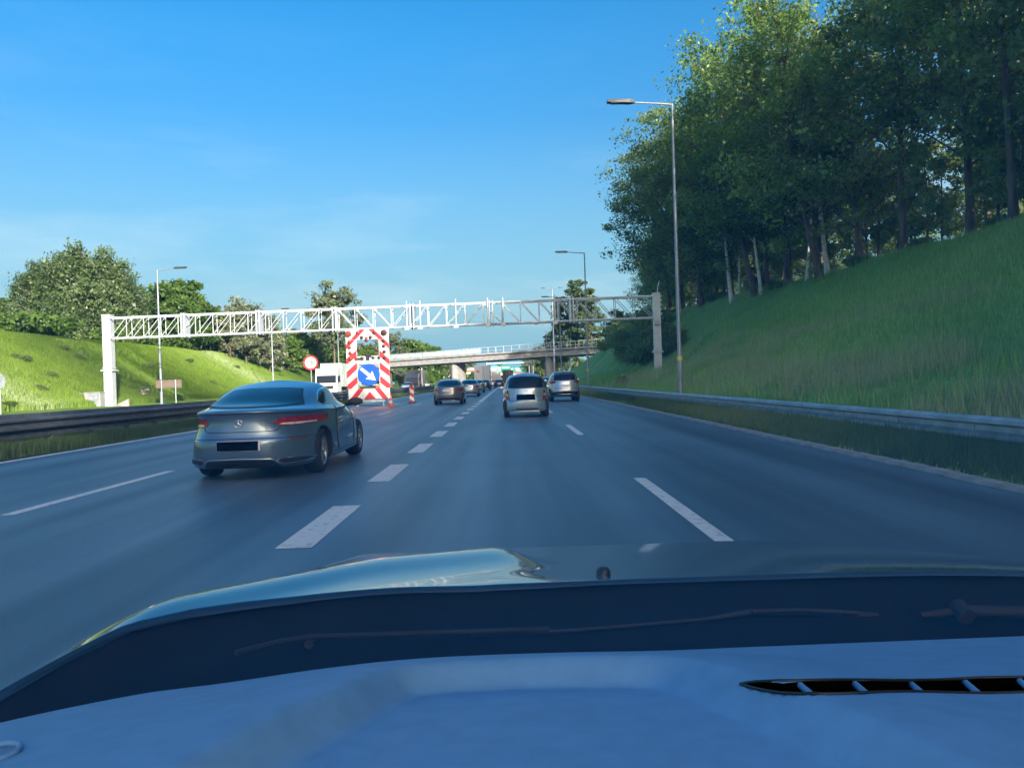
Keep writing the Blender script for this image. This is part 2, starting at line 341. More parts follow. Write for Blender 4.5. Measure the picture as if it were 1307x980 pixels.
# ------------------------------------------------------------------ grass blades
def blades(name, pts, hgt, wid, m, seed, parent=None, bend=.35):
    rs = np.random.RandomState(seed); n = len(pts); pts = np.asarray(pts, dtype=np.float32)
    h = hgt * rs.uniform(.5, 1.25, n); an = rs.uniform(0, 2 * math.pi, n); w = wid * rs.uniform(.7, 1.3, n)
    dx, dy = np.cos(an), np.sin(an); la = rs.uniform(0, 2 * math.pi, n); lb = bend * h * rs.uniform(.1, 1, n)
    V = np.zeros((n, 3, 3), np.float32); V[:, 0] = pts; V[:, 1] = pts; V[:, 2] = pts
    V[:, 0, 0] -= dx * w / 2; V[:, 0, 1] -= dy * w / 2; V[:, 1, 0] += dx * w / 2; V[:, 1, 1] += dy * w / 2
    V[:, 0:2, 2] -= .03
    V[:, 2, 0] += np.cos(la) * lb; V[:, 2, 1] += np.sin(la) * lb; V[:, 2, 2] += h
    me = bpy.data.meshes.new(name); me.vertices.add(3 * n); me.vertices.foreach_set('co', V.ravel())
    me.loops.add(3 * n); me.loops.foreach_set('vertex_index', np.arange(3 * n, dtype=np.int32))
    me.polygons.add(n); me.polygons.foreach_set('loop_start', np.arange(0, 3 * n, 3, dtype=np.int32)); me.update()
    a = me.attributes.new('shade', 'FLOAT', 'FACE'); a.data.foreach_set('value', rs.uniform(0, 1, n).astype(np.float32))
    me.materials.append(m); o = link(name, me, parent); return o
def scatter(n, x0, x1, y0, y1, seed, power=1.0, f=None):
    rs = np.random.RandomState(seed); out = []
    xs = rs.uniform(x0, x1, n); ys = y0 + (y1 - y0) * rs.uniform(0, 1, n) ** power
    for x, y in zip(xs, ys):
        if f and not f(x, y): continue
        out.append((x, y, height(x, y) + (bump(x, y, .14) if x > 9 else 0)))
    return out
def cl(x, y, t=0, s=.5): return noise.noise((x * s, y * s * .6, 7)) > t
tag(blades('verge_grass', scatter(42000, 5.32, 6.5, 4, 60, 1, 1.7), .34, .022, M['blade_v'], 1), kind='stuff')
tag(blades('slope_grass', scatter(120000, 6.4, 22.5, 6, 95, 2, 1.5), .34, .035, M['blade'], 2), kind='stuff')
tag(blades('seed_grass', scatter(60000, 6.3, 15, 5, 60, 3, 1.4, lambda x, y: cl(x, y, .0, .35)), .52, .018, M['straw'], 3, bend=.5), kind='stuff')
tag(blades('tall_grass', scatter(26000, 6.6, 22, 6, 70, 5, 1.3, lambda x, y: cl(x + 40, y, .2, .6)), .7, .03, M['blade'], 5, bend=.5), kind='stuff')
tag(blades('median_grass', scatter(45000, -14.4, -10.2, 12, 80, 6, 1.4), .22, .03, M['blade_v'], 6), kind='stuff')
tag(blades('bank_grass', scatter(150000, -47, -33, 50, 190, 7, 1.3), .42, .10, M['blade_l'], 7), kind='stuff')

# ------------------------------------------------------------------ trees
def quads(name, C, size, m, rs, shade=None, updir=.0, aspect=1.6):
    n = len(C); a = rs.normal(size=(n, 3)); a[:, 2] *= (1 - updir); a /= np.linalg.norm(a, axis=1)[:, None]
    b = rs.normal(size=(n, 3)); b -= (b * a).sum(1)[:, None] * a; b /= np.linalg.norm(b, axis=1)[:, None]
    s = size * np.clip(rs.lognormal(-.05, .38, n), .4, 2.2)[:, None]
    V = np.stack([C - a * s * aspect / 2, C + b * s / 2, C + a * s * aspect / 2, C - b * s / 2], 1).astype(np.float32)
    me = bpy.data.meshes.new(name); me.vertices.add(4 * n); me.vertices.foreach_set('co', V.ravel())
    me.loops.add(4 * n); me.loops.foreach_set('vertex_index', np.arange(4 * n, dtype=np.int32))
    me.polygons.add(n); me.polygons.foreach_set('loop_start', np.arange(0, 4 * n, 4, dtype=np.int32)); me.update()
    at_ = me.attributes.new('shade', 'FLOAT', 'FACE'); sh = rs.uniform(0, .55, n) if shade is None else shade + rs.uniform(0, .35, n)
    at_.data.foreach_set('value', sh.astype(np.float32)); me.materials.append(m); return me
def tree_proto(name, seed, H, cr, base, tr, nclump, nleaf, leaf, lm, bm_, label, cat='tree', group=None, droop=0, lean=0, shape=1.0, sparse=1.0, tight=1.0):
    rs = np.random.RandomState(seed); rnd = random.Random(seed)
    t = empty(name, (0, -500, -60), label, cat, group)
    mb = MB(); K = 9; tp = []
    ph = rnd.uniform(0, 6)
    for i in range(K):
        f = i / (K - 1); tp.append(Vector((math.sin(f * 3 + ph) * .03 * H * f + lean * f * H, math.cos(f * 2.3 + ph) * .025 * H * f, f * H * .93 - .3)))
    mb.tube(tp, [tr * (1 - .9 * (i / (K - 1)) ** .8) + .02 + (.3 * tr if i == 0 else 0) for i in range(K)], 8)
    def trunk_at(f):
        g = f * (K - 1); i = min(K - 2, int(g)); return tp[i].lerp(tp[i + 1], g - i)
    C = []; SH = []; nl = max(6, int(nclump / 6))
    ends = []
    for i in range(nl):
        f = base + (1 - base) * (i + .5) / nl * .95
        p0 = trunk_at(min(.97, max(.1, f - .10)))
        ang = i * 2.4 + rnd.uniform(-.5, .5)
        g = (f - base) / (1 - base)
        rr = cr * shape * (math.sin(math.pi * min(1, .18 + g * .80)) ** .7) * rnd.uniform(.75, 1.1)
        e = trunk_at(f) + Vector((math.cos(ang) * rr, math.sin(ang) * rr, rnd.uniform(.02, .12) * H * (1 - g * .3)))
        mid = p0.lerp(e, .5) + Vector((0, 0, .06 * rr))
        r0 = tr * .38 * (1 - f * .6)
        mb.tube([p0, mid, e], [r0, r0 * .6, .02], 5, cap=False)
        for j in range(6):
            u = rnd.uniform(.35, 1.05); q = p0.lerp(e, u) + Vector((rnd.gauss(0, 1), rnd.gauss(0, 1), rnd.gauss(0, .8))) * cr * .20
            m0 = p0.lerp(e, max(.2, u - .3)); mb.tube([m0, m0.lerp(q, .55) + Vector((0, 0, .1)), q], [r0 * .4, r0 * .25, .012], 4, cap=False)
            ends.append((q, .6 + .4 * u))
    per = max(1, int(nleaf / len(ends)))
    for q, w in ends:
        rad = cr * rnd.uniform(.07, .17) * tight; k = int(per * rnd.uniform(.4, 1.5) * sparse)
        L0 = np.clip(rs.normal(size=(k, 3)), -1.7, 1.7) * rad * np.array([1, 1, .62]) + np.array(q)
        if droop:
            L0[:, 2] -= rs.uniform(0, 1, k) ** 1.5 * droop
        C.append(L0); SH.append(np.full(k, rnd.uniform(0, .4)))
    C = np.concatenate(C); SH = np.concatenate(SH)
    C[:, 2] = np.maximum(C[:, 2], .25)
    mb.build('trunk', bm_, t)
    link('crown', quads('crown', C, leaf, lm, rs, SH), t)
    return t
random.seed(11)
WG = 'shaded broadleaf trees of the wood on the right bank'
WL = 'tall dark broadleaf tree standing in the shaded wood on top of the right embankment'
wood = [tree_proto('wood_tree', 21, 18, 4.6, .30, .22, 180, 19000, .135, M['leaf_oak'], M['bark'], WL, 'tree', WG),
        tree_proto('wood_tree', 22, 19.5, 4.2, .38, .20, 170, 16000, .135, M['leaf_oak'], M['bark'], WL, 'tree', WG),
        tree_proto('wood_tree', 23, 17, 5.0, .27, .26, 190, 19000, .135, M['leaf_oak'], M['bark'], WL, 'tree', WG),
        tree_proto('wood_tree', 24, 20, 4.0, .42, .17, 165, 15500, .135, M['leaf_fresh'], M['bark'], WL, 'tree', WG)]
def crest(y): return interp(y, D_T, CX_R)
used = set()
def place(protos, i, x, y, s, label=None, cat=None, group=None, rz=None, dz=-.1):
    p = protos[i % len(protos)]; rz = random.uniform(0, 6.28) if rz is None else rz
    loc = (x, y, height(x, y) + dz)
    if p.name in used: o = copy_tree(p, loc, None, rz, s)
    else: used.add(p.name); o = p; o.location = loc; o.rotation_euler = (0, 0, rz); o.scale = (s, s, s)
    if label: o['label'] = label
    if cat: o['category'] = cat
    if group: o['group'] = group
    elif label and 'group' in o: del o['group']
    return o
i = 0
y = 17.0
while y < 92:       # front row on the crest
    place(wood, i, crest(y) + random.uniform(.3, 2.0), y + random.uniform(-.8, .8), random.uniform(.92, 1.12)); i += 1; y += 5.4
y = 14.0
while y < 98:       # second row
    place(wood, i + 1, crest(y) + random.uniform(5.5, 8.5), y, random.uniform(.9, 1.1)); i += 1; y += 17
back = tree_proto('wood_tree', 27, 14, 4.6, .06, .20, 170, 15000, .18, M['leaf_oak'], M['bark'], WL, 'tree', WG)
y = 22.0
while y < 118:      # low-branched trees farther back close the gaps between the stems
    place([back], 0, crest(y) + random.uniform(13, 18), y, random.uniform(.75, 1.0)); y += 13
y = -44.0
while y < 34:
    place([back], 0, crest(y) + random.uniform(7.5, 10), y, random.uniform(.85, 1.0)); y += 8
young = tree_proto('young_tree', 28, 8.5, 1.9, .25, .085, 60, 3600, .13, M['leaf_oak'], M['bark'], 'x', 'tree', None)
YL, YG = 'slim young tree among the taller stems at the edge of the right-hand wood', 'slim young trees at the edge of the wood'
y = 24.0
while y < 96:
    place([young], 0, crest(y) + random.uniform(1.0, 6.5), y, random.uniform(.7, 1.25), YL, group=YG); y += random.uniform(1.6, 3.4)
y = -128.0
while y < 14:       # the same wood goes on beside and behind the viewer
    k = 1.12 if y < -26 else .84
    place(wood, i, crest(y) + random.uniform(.0, 2.5), y, random.uniform(.95, 1.05) * k); i += 1; y += 5.4
y = -125.0
while y < 14:
    place(wood, i, crest(y) + random.uniform(6, 9), y, random.uniform(1.0, 1.1) if y < -28 else .84); i += 1; y += 9
y = 101.0
while y < 152:
    place(wood, i, 29 + random.uniform(-1, 2), y, random.uniform(.95, 1.1)); i += 1; y += 5.5
# big overhanging outer trees of the wood, leaning out towards the light
lean_t = [tree_proto('wood_tree', 25, 18.5, 5.2, .22, .24, 190, 23000, .135, M['leaf_oak'], M['bark'], WL, 'tree', WG, lean=-.13),
          tree_proto('wood_tree', 26, 19.5, 5.0, .28, .22, 190, 23000, .135, M['leaf_fresh'], M['bark'], WL, 'tree', WG, lean=-.15)]
for (x, y, s, j, lb) in ((18.6, 86, 1.02, 0, 'outermost dark tree of the wood, overhanging the right end of the gantry'),
                         (19.0, 74, 1.06, 0, 'broad dark tree right behind the near lamp post, reaching out over the slope'),
                         (20.2, 62, 1.10, 1, 'fresh green tree at the edge of the wood just right of the lamp head'),
                         (21.0, 51, 1.08, 1, 'tall fresh green tree whose crown is cut by the top edge, leftmost up there')):
    place(lean_t, j, x, y, s, lb, rz=0)
bir = [tree_proto('birch_tree', 31, 12, 2.6, .5, .19, 90, 7000, .14, M['leaf_birch'], M['birch'], 'x', 'tree', None, droop=.6, lean=-.10),
       tree_proto('birch_tree', 32, 11, 2.2, .55, .16, 80, 6000, .14, M['leaf_birch'], M['birch'], 'x', 'tree', None, droop=.6, lean=.06)]
for (px, d, s, j, rz, lb) in ((1062, 52, .95, 0, 0, 'slender white birch leaning left, rightmost of the birches at the edge of the wood'),
                              (1034, 55, .85, 1, 0, 'thin white birch beside the leaning one at the wood edge'),
                              (976, 61, .9, 1, 3, 'white-stemmed birch standing alone between two pairs at the wood edge'),
                              (938, 66, 1.0, 0, 0, 'forked-looking white birch right of the near lamp post, leaning left'),
                              (948, 68, .95, 1, 1, 'thin straight white birch just right of the forked-looking one'),
                              (872, 80, .8, 0, .3, 'small white birch stem hidden behind the near lamp post')):
    x = (px - 648) / 982 * d
    place(bir, j, x, d, s, lb, rz=rz)
# single bright trees by the bridge
t = tree_proto('maple_tree', 41, 8, 2.6, .1, .16, 80, 9000, .2, M['leaf_yellow'], M['bark'], 'small sunlit yellow-green tree between bridge end and dark wood', 'tree')
t.location = (21.0, 142, 6.0); t.scale = (1.0, 1.0, 1.0)
pop = [tree_proto('poplar_tree', 42, 22, 3.2, .12, .25, 150, 17000, .26, M['leaf_birch'], M['bark'], 'x', 'tree', None)]
for (x, d, s, z, lb) in ((19.5, 215, 1.22, 4.5, 'tallest pale grey-green tree behind the right end of the bridge'),
                         (15.6, 222, 1.08, 3.5, 'narrow pale grey-green tree just left of the tallest one behind the bridge'),
                         (23.2, 212, 1.05, 5.0, 'pale grey-green tree right of the tallest one behind the bridge'),
                         (12.4, 232, .62, 3.0, 'low pale grey-green tree, leftmost of the group behind the bridge')):
    place(pop, 0, x, d, s, lb); 
for o in [o for o in COL.objects if o.name.startswith('poplar_tree')]:
    o.location.z = {19.5: 4.0, 15.6: 3.0, 23.2: 4.6, 12.4: 2.0}.get(round(o.location.x, 1), 3)
# left bank trees
big = [tree_proto('birch_tree', 51, 13.5, 4.4, .10, .22, 190, 34000, .20, M['leaf_birch'], M['birch'], 'x', 'tree', None, droop=1.8)]
for (px, d, s, lb) in ((66, 96, .78, 'leftmost weeping birch of the big clump on the left bank, with a bare white stem'),
                       (90, 99, .90, 'weeping birch, second from left in the big clump on the left bank'),
                       (116, 96, .95, 'tallest weeping birch with a long white stem in the middle of the left clump'),
                       (146, 98, .94, 'rounded weeping birch at the right side of the left clump'),
                       (172, 103, .72, 'drooping lower birch at the right end of the left clump')):
    x = (px - 8 - 648) / 982 * d; place(big, 0, x, d, s, lb)
lime = [tree_proto('lime_tree', 61, 10, 4.2, .10, .22, 140, 17000, .34, M['leaf_lime'], M['bark'], 'x', 'tree', None)]
for (px, d, s, lb) in ((240, 112, 1.06, 'bright green round-crowned tree behind the left end of the gantry truss'),
                       (196, 118, .75, 'lower bright green tree between birch clump and round-crowned tree'),
                       (276, 122, .74, 'bright green tree at the right shoulder of the round-crowned one'),
                       (4, 100, .66, 'bright green tree cut by the left edge of the picture'),
                       (28, 110, .62, 'low bright green tree just inside the left edge')):
    x = (px - 8 - 648) / 982 * d; place(lime, 0, x, d, s, lb)
brn = [tree_proto('alder_tree', 71, 10, 3.4, .2, .18, 110, 5500, .24, M['leaf_brown'], M['bark'], 'x', 'tree', None)]
for (px, d, s, lb) in ((322, 125, 1.12, 'sparse greyish-brown tree, left one of the pair above the gantry truss'),
                       (352, 130, 1.02, 'sparse greyish-brown tree, right one of the pair above the gantry truss'),
                       (302, 122, .85, 'short twiggy brownish tree low at the left of the sparse pair')):
    x = (px - 6 - 648) / 982 * d; place(brn, 0, x, d, s, lb)
gry = [tree_proto('willow_tree', 81, 16, 4.4, .35, .22, 110, 12000, .26, M['leaf_grey'], M['bark'], 'x', 'tree', None)]
place(gry, 0, (428 - 648) / 982 * 150, 150, 1.12, 'tall grey-green tree sticking up above the truss, left of the warning trailer').location.z = 4.0
HG = 'mixed green trees behind the left bank and the bridge'
for k_, (px, d, s) in enumerate(((330, 140, .66), (365, 143, .7), (385, 160, .85), (405, 172, .9), (440, 178, .95), (468, 200, 1.1), (500, 235, 1.75), (525, 245, 1.55), (548, 262, 1.4),
                  (566, 285, 1.2), (420, 196, 1.05), (485, 262, 1.4), (455, 240, 1.35), (584, 330, 1.1), (605, 360, .6), (345, 165, .9), (300, 150, .72), (255, 150, .7), (512, 215, .6), (540, 225, .55), (395, 190, .95))):
    x = (px - 648) / 982 * d
    o = place(lime if k_ % 3 else gry, 0, x, d, s * (1.0 if k_ % 3 else .65), 'green tree in the mixed belt of trees beyond the left bank', group=HG)
    o.location.z = min(o.location.z, 5)
# bushes
def bush(name, seed, r, h, n, leaf, lm, label, loc, group=None, cat='bush'):
    rs = np.random.RandomState(seed); rnd = random.Random(seed)
    t = empty(name, loc, label, cat, group); cs = []; mb = MB()
    for i in range(16):
        a = rnd.uniform(0, 6.28); q = rnd.uniform(0, 1) ** .6 * r * .8; c = Vector((math.cos(a) * q, math.sin(a) * q, rnd.uniform(.25, .85) * h)); cs.append(c)
        mb.tube([(c.x * .1, c.y * .1, -.2), (c.x * .6, c.y * .6, c.z * .6), tuple(c)], [.035, .02, .008], 4, cap=False)
    C = np.concatenate([rs.normal(size=(n // 16, 3)) * np.array([r * .22, r * .22, h * .17]) + np.array(c) for c in cs])
    C[:, 2] = np.maximum(C[:, 2], .02); SH = np.repeat(rs.uniform(0, .4, 16), n // 16)
    mb.build('stem', M['bark'], t); link('foliage', quads('foliage', C, leaf, lm, rs, SH), t); return t
BG = 'dark bushes growing on the shaded right slope and along the wood edge'
BL = 'dark green bush on the shaded right embankment'
b0 = bush('bush', 91, 2.0, 2.0, 5200, .13, M['leaf_oak'], BL, (13.2, 66, height(13.2, 66)), BG)
b1 = bush('bush', 92, 1.6, 1.6, 4200, .13, M['leaf_oak'], BL, (14.6, 69, height(14.6, 69)), BG)
for (x, y, s) in ((12.6, 70, .9), (14.2, 75, 1.1), (12.9, 78, .9), (15.5, 80, 1.2), (13.6, 84, 1.0), (16.2, 88, 1.2), (14.5, 92, 1.1), (17, 97, 1.2), (15, 101, .9), (18, 106, 1.2), (16.5, 112, 1.0), (18.5, 118, 1.2), (16, 124, .8), (19, 130, 1.1), (14.0, 64, .7)):
    copy_tree(random.choice((b0, b1)), (x, y, height(x, y) - .1), None, random.uniform(0, 6), s)
y = 22
while y < 92:
    x = crest(y) + random.uniform(-.3, 2.2); copy_tree(random.choice((b0, b1)), (x, y, height(x, y) - .15), None, random.uniform(0, 6), random.uniform(.35, .75)); y += random.uniform(3.5, 7.5)
y = 24
while y < 0:
    x = crest(y) + random.uniform(9, 20); copy_tree(random.choice((b0, b1)), (x, y, height(x, y) - .15), None, random.uniform(0, 6), random.uniform(.8, 1.4)); y += random.uniform(4, 6)
sb = bush('bush', 93, 2.2, 1.9, 3600, .2, M['leaf_lime'], 'x', (-48, 110, 7), None)
HB = 'green bushes along the top edge of the left bank'
first = True
for k_, (px, d) in enumerate([(150, 101), (172, 104), (190, 108), (208, 110), (224, 108), (262, 116), (284, 120), (300, 124), (316, 130), (334, 134), (350, 138), (366, 148), (382, 158), (30, 92), (64, 92), (10, 90)]):
    x = -47.5 - random.uniform(0, 2.5); y = -x * 982 / (648 - px)
    if first: sb.location = (x, y, height(x, y) - .2); sb['label'] = 'leafy green bush at the top edge of the sunlit left bank'; sb['group'] = HB; first = False
    else: copy_tree(sb, (x, y, height(x, y) - .2), None, random.uniform(0, 6), random.uniform(.8, 1.3))
for (px, py) in ((28, 462), (20, 458), (100, 458), (78, 446), (190, 470), (48, 500), (60, 482), (300, 470), (240, 462), (270, 490)):
    v = at(px, py, 1.0) - Vector((0, 0, CAM_Z)); d = 60.0
    while d < 160 and CAM_Z + v.z * d > height(v.x * d, d): d += .4
    copy_tree(b0, (v.x * d, d, height(v.x * d, d) - .1), 'dark tuft of taller weeds on the sunlit left bank', random.uniform(0, 6), (.34, .34, .22))['group'] = 'dark weed tufts on the left bank'
wt = bush('weed_clump', 94, .6, .8, 700, .11, M['leaf_brown'], 'rust-tinted weed clump on the left bank just right of the gantry foot', (-35.2, 74.5, height(-35.2, 74.5)), None, 'weeds')
w2 = bush('weed_clump', 95, .5, .6, 500, .1, M['straw'], 'pale flowering weed clump behind the right guardrail, at the foot of the dark bushes', (8.9, 58.5, height(8.9, 58.5)), None, 'weeds')
# ------------------------------------------------------------------ crash barriers
def wbeam(L):
    mb = MB(); P = [(.0, .158), (-.05, .155), (-.095, .125), (-.095, .075), (-.005, .035), (-.005, -.035), (-.095, -.075), (-.095, -.125), (-.05, -.155), (.0, -.158)]
    P2 = P + [(x + .012, z) for x, z in P[::-1]]
    n = len(P2); vs = [(x, y, z) for y in (0, L) for x, z in P2]
    mb.add(vs, [(i, (i + 1) % n, (i + 1) % n + n, i + n) for i in range(n)] + [tuple(range(n)), tuple(range(2 * n - 1, n - 1, -1))], 0, False)
    return mb
rb = wbeam(3.99).mesh('rail_beam', M['steel'])
pm = MB(); pm.box((0, 0, .16), (.10, .012, .62)); pm.box((-.05, 0, .16), (.01, .055, .62)); pm.box((.05, 0, .16), (.01, .055, .62)); post_me = pm.mesh('post', M['steel'])
sp = MB().box((0, 0, 0), (.14, .10, .22)).mesh('spacer', M['steel'])
g = empty('guardrail', (6.25, 0, .12), 'pale grey steel guardrail in front of the shaded right embankment', 'guardrail')
for i in range(-3, 48):
    o = link('rail_beam', rb, g, (-.02, 4 * i, .36)); o.rotation_euler = (0, 0, 0)
    if i < 28:
        for q in (0, 2): link('post', post_me, g, (.14, 4 * i + q + .3, 0)); link('spacer', sp, g, (.03, 4 * i + q + .3, .36))
g2 = empty('guardrail', (-12.0, 0, .03), 'dark two-sided steel guardrail on the grassy median left of the grey coupe', 'guardrail')
wb2 = MB()
for s in (1, -1):
    q = wbeam(3.99); wb2.add([(-s * (v[0] - .13), v[1], v[2]) for v in q.v], q.f)
rb2 = wb2.mesh('rail_beam', M['shaded_steel'])
cap = MB().box((0, 1.995, 0), (.20, 3.97, .10)).mesh('top_rail', M['shaded_steel']); lowr = MB().box((0, 1.995, 0), (.14, 3.99, .17)).mesh('lower_rail', M['shaded_steel'])
post2 = MB().box((0, 0, .30), (.12, .08, .86)).mesh('post', M['shaded_steel'])
for i in range(-1, 46):
    link('rail_beam', rb2, g2, (0, 4 * i, .56)); link('top_rail', cap, g2, (0, 4 * i, .77)); link('lower_rail', lowr, g2, (0, 4 * i, .31))
    if i < 30:
        for q in (0, 2): link('post', post2, g2, (0, 4 * i + q + .2, 0))

# ------------------------------------------------------------------ gantry
GY = 61.0
def gx(px, d=GY): return (px - 648) / 982 * d
XL, XR = -32.45, 11.55; GZ0, GZ1 = 5.70, 7.35
gan = empty('gantry', (0, GY, 0), 'long white lattice gantry spanning the whole motorway', 'gantry')
def gslant(x): return 63.0 - GY + (58.8 - 63.0) * (x - XL) / (XR - XL)
def gp(x, z, s=0): return (x, gslant(x) + s, z)
zl, zr = height(XL, 63) - .2, height(XR, 59) - .3
for (x, zb, ztop, w) in ((XL, zl, 7.6, .60), (XR, zr, 7.55, .46)):
    mb = MB(); y = gslant(x)
    mb.box((x, y, (zb + ztop) / 2), (w, w * .9, ztop - zb)); mb.box((x - w * .52, y, (zb + ztop) / 2), (.05, w * 1.05, ztop - zb)); mb.box((x + w * .52, y, (zb + ztop) / 2), (.05, w * 1.05, ztop - zb))
    po = mb.build('post', M['gantry'], gan)
    f = MB(); f.box((x, y, zb + (3.1 if x < 0 else 1.7)), (w * 1.7, w * 1.5, .10)); f.box((x, y, zb + (3.3 if x < 0 else 1.88)), (w * 1.35, w * 1.3, .06)); f.build('flange', M['gantry'], po)
    f = MB(); f.box((x, y, ztop + .03), (w * 1.25, w * 1.2, .05)); f.build('cap', M['gantry'], po)
    if x > 0:
        f = MB()
        for z in (6.0, 6.35, 6.7, 7.05, 7.35): f.box((x + .34, y, z), (.14, .2, .12))
        f.build('bracket', M['gantry'], po)
        a = MB(); a.tube([(x + .1, y, 7.55), (x + .15, y, 8.1), (x + .28, y, 8.5)], .035, 6); a.build('antenna', M['gantry'], po)
        f = MB(); f.box((x, y - .32, 5.35), (.42, .16, .36)); f.build('junction_box', M['steel'], po)
S = .45
xa, xb = XL + .36, XR - .26
secs = np.linspace(xa, xb, 8)
for a, b in zip(secs, secs[1:]):
    for z in (GZ0, GZ1):
        for s in (-S, S): MB().tube([gp(a + .01, z, s), gp(b - .01, z, s)], .068, 8).build('chord', M['gantry'], gan)
    for e in (a, b):
        if e in (xa, xb): continue
        MB().box(gp(e + (.12 if e == a else -.12), (GZ0 + GZ1) / 2), (.07, 1.15, GZ1 - GZ0 + .3)).build('splice_frame', M['gantry'], gan)
n = 30; xs = np.linspace(xa, xb, n + 1)
vert = MB().tube([(0, 0, GZ0), (0, 0, GZ1)], .032, 6, cap=False).mesh('vertical_brace', M['gantry'])
for i, x in enumerate(xs[1:-1]):
    for s in (-S, S): link('vertical_brace', vert, gan, gp(x, 0, s))
for s in (-S, S):
    for i, (a, b) in enumerate(zip(xs, xs[1:])):
        z0, z1 = (GZ0, GZ1) if (i < 21) else (GZ1, GZ0)
        if 12 < i < 16: z0, z1 = GZ1, GZ0
        MB().tube([gp(a, z0, s), gp(b, z1, s)], .030, 6, cap=False).build('diagonal_brace', M['gantry'], gan)
for i, x in enumerate(xs[1:-1]):
    if i % 2: MB().tube([gp(x, GZ0, -S), gp(x, GZ0, S)], .035, 6, cap=False).build('cross_brace', M['gantry'], gan); MB().tube([gp(x, GZ1, -S), gp(x, GZ1, S)], .035, 6, cap=False).build('cross_brace', M['gantry'], gan)
for px in (524, 541, 586, 626, 645, 709):
    x = gx(px); f = MB(); f.box(gp(x, GZ0 - .10, -S - .1), (.34, .22, .26)); f.tube([gp(x, GZ0 - .2, -S - .12), gp(x, GZ1 + .35, -S - .12)], .05, 6); f.build('detector', M['gantry'], gan)
# cabinet and headwalls at the left foot
cb = empty('control_cabinet', (-33.3, 62.2, height(-33.3, 62.2) - .05), 'pale concrete control cabinet at the foot of the left gantry post', 'cabinet')
m_ = MB(); m_.box((0, 0, .55), (1.25, .7, 1.1)); m_.build('housing', M['concrete'], cb)
m_ = MB(); m_.box((.12, -.37, .58), (.82, .03, .92)); m_.build('door', M['steel'], cb); m_ = MB(); m_.box((0, 0, 1.13), (1.35, .8, .06)); m_.build('lid', M['concrete'], cb)
for (px, py, lb) in ((106, 508, 'low concrete wing wall left of the control cabinet'), (157, 507, 'short slanting concrete wing wall right of the left gantry post')):
    p = at(px, py, 64); m_ = MB(); s = 1 if px < 120 else -1
    m_.prism([(-.5 * s, .42), (.5 * s, .0), (.5 * s, -.5), (-.5 * s, -.5)], -.10, .10); m_.prism([(-.54 * s, .48), (.54 * s, .05), (.54 * s, .005), (-.54 * s, .435)], -.13, .13, 0)
    tag(m_.build('headwall', M['concrete'], None, (p.x, p.y, height(p.x, p.y) + .1)), lb, 'wing wall')

# ------------------------------------------------------------------ lamps
def lamp(x, y, z, H, arm, lb, band=False, twin=False, grp='tall street lamps along the motorway', r=.11):
    t = empty('street_lamp', (x, y, z), lb, 'street lamp', grp)
    mb = MB(); mb.tube([(0, 0, -.5), (0, 0, 1.6), (0, 0, 1.65), (0, 0, H)], [r, r, r * .85, r * .5], 12); mb.build('pole', M['pole'], t)
    m2 = MB(); m2.tube([(0, 0, -.4), (0, 0, .12)], r * 1.5, 12); m2.build('foot', M['pole'], t)
    m2 = MB(); m2.box((0, -r * .9, 1.0), (.10, .03, .35)); m2.build('hatch', M['pole'], t)
    for s in ((1, -1) if twin else (1,)):
        a = arm * s
        m2 = MB(); m2.tube([(0, 0, H - .05), (a * .15, 0, H), (a * .62, 0, H + .10)], [.05, .045, .035], 8); m2.build('arm', M['pole'], t)
        hd = MB(); x0, x1 = a * .60, a * 1.05; k = 1 if a > 0 else -1
        hd.add([(x0, -.07, H + .07), (x0, .07, H + .07), (x0, .07, H + .17), (x0, -.07, H + .17),
                (x0 + .25 * k, -.16, H + .06), (x0 + .25 * k, .16, H + .06), (x0 + .25 * k, .15, H + .22), (x0 + .25 * k, -.15, H + .22),
                (x1, -.15, H + .12), (x1, .15, H + .12), (x1, .13, H + .22), (x1, -.13, H + .22)],
               [(0, 1, 2, 3), (0, 4, 5, 1), (1, 5, 6, 2), (2, 6, 7, 3), (3, 7, 4, 0), (4, 8, 9, 5), (5, 9, 10, 6), (6, 10, 11, 7), (7, 11, 8, 4), (8, 11, 10, 9)])
        h_ = hd.build('lamp_head', M['head'], t)
        g_ = MB(); g_.box(((x0 + x1) / 2 + .1 * k, 0, H + .075), (abs(x1 - x0) * .55, .22, .02)); g_.build('lens', M['glass'], h_)
    if band:
        m2 = MB(); m2.tube([(0, 0, 1.55), (0, 0, 1.72)], r + .015, 12); m2.build('yellow_band', M['leaf_band'], t)
    return t
M['leaf_band'] = mat('yellow tape', (.65, .60, .06), .5, 0, .1, 4)
lamp(7.55, 33.6, height(7.55, 33.6), 12.75, -2.7, 'nearest street lamp, tall grey post with a yellow band, right of the road', True)
lamp(7.55, 72, height(7.55, 72), 12.6, -2.6, 'second street lamp on the right, its dark post crossing the gantry truss', True)
lamp(7.6, 108, height(7.6, 108), 12.3, -2.4, 'third street lamp on the right, dark post just right of the twin-headed mast')
lamp(7.6, 146, height(7.6, 146), 11.2, -2.2, 'farthest street lamp on the right, thin post in front of the bridge')
lamp(8.6, 140, height(8.6, 140), 17.0, -1.9, 'tall pale mast with two lamp heads behind the right part of the gantry', twin=True, r=.2)
lamp(-31.0, 69, height(-31, 69), 12.0, 2.5, 'left street lamp whose head stands alone in the sky above the gantry', r=.13)
lamp(-31.0, 102, height(-31, 102), 11.4, 2.3, 'second street lamp on the left, thin pale post above the coupe roof', r=.12)
lamp(-31.0, 142, height(-31, 142), 11.0, 2.2, 'third street lamp on the left, thin post beside the warning trailer', r=.12)

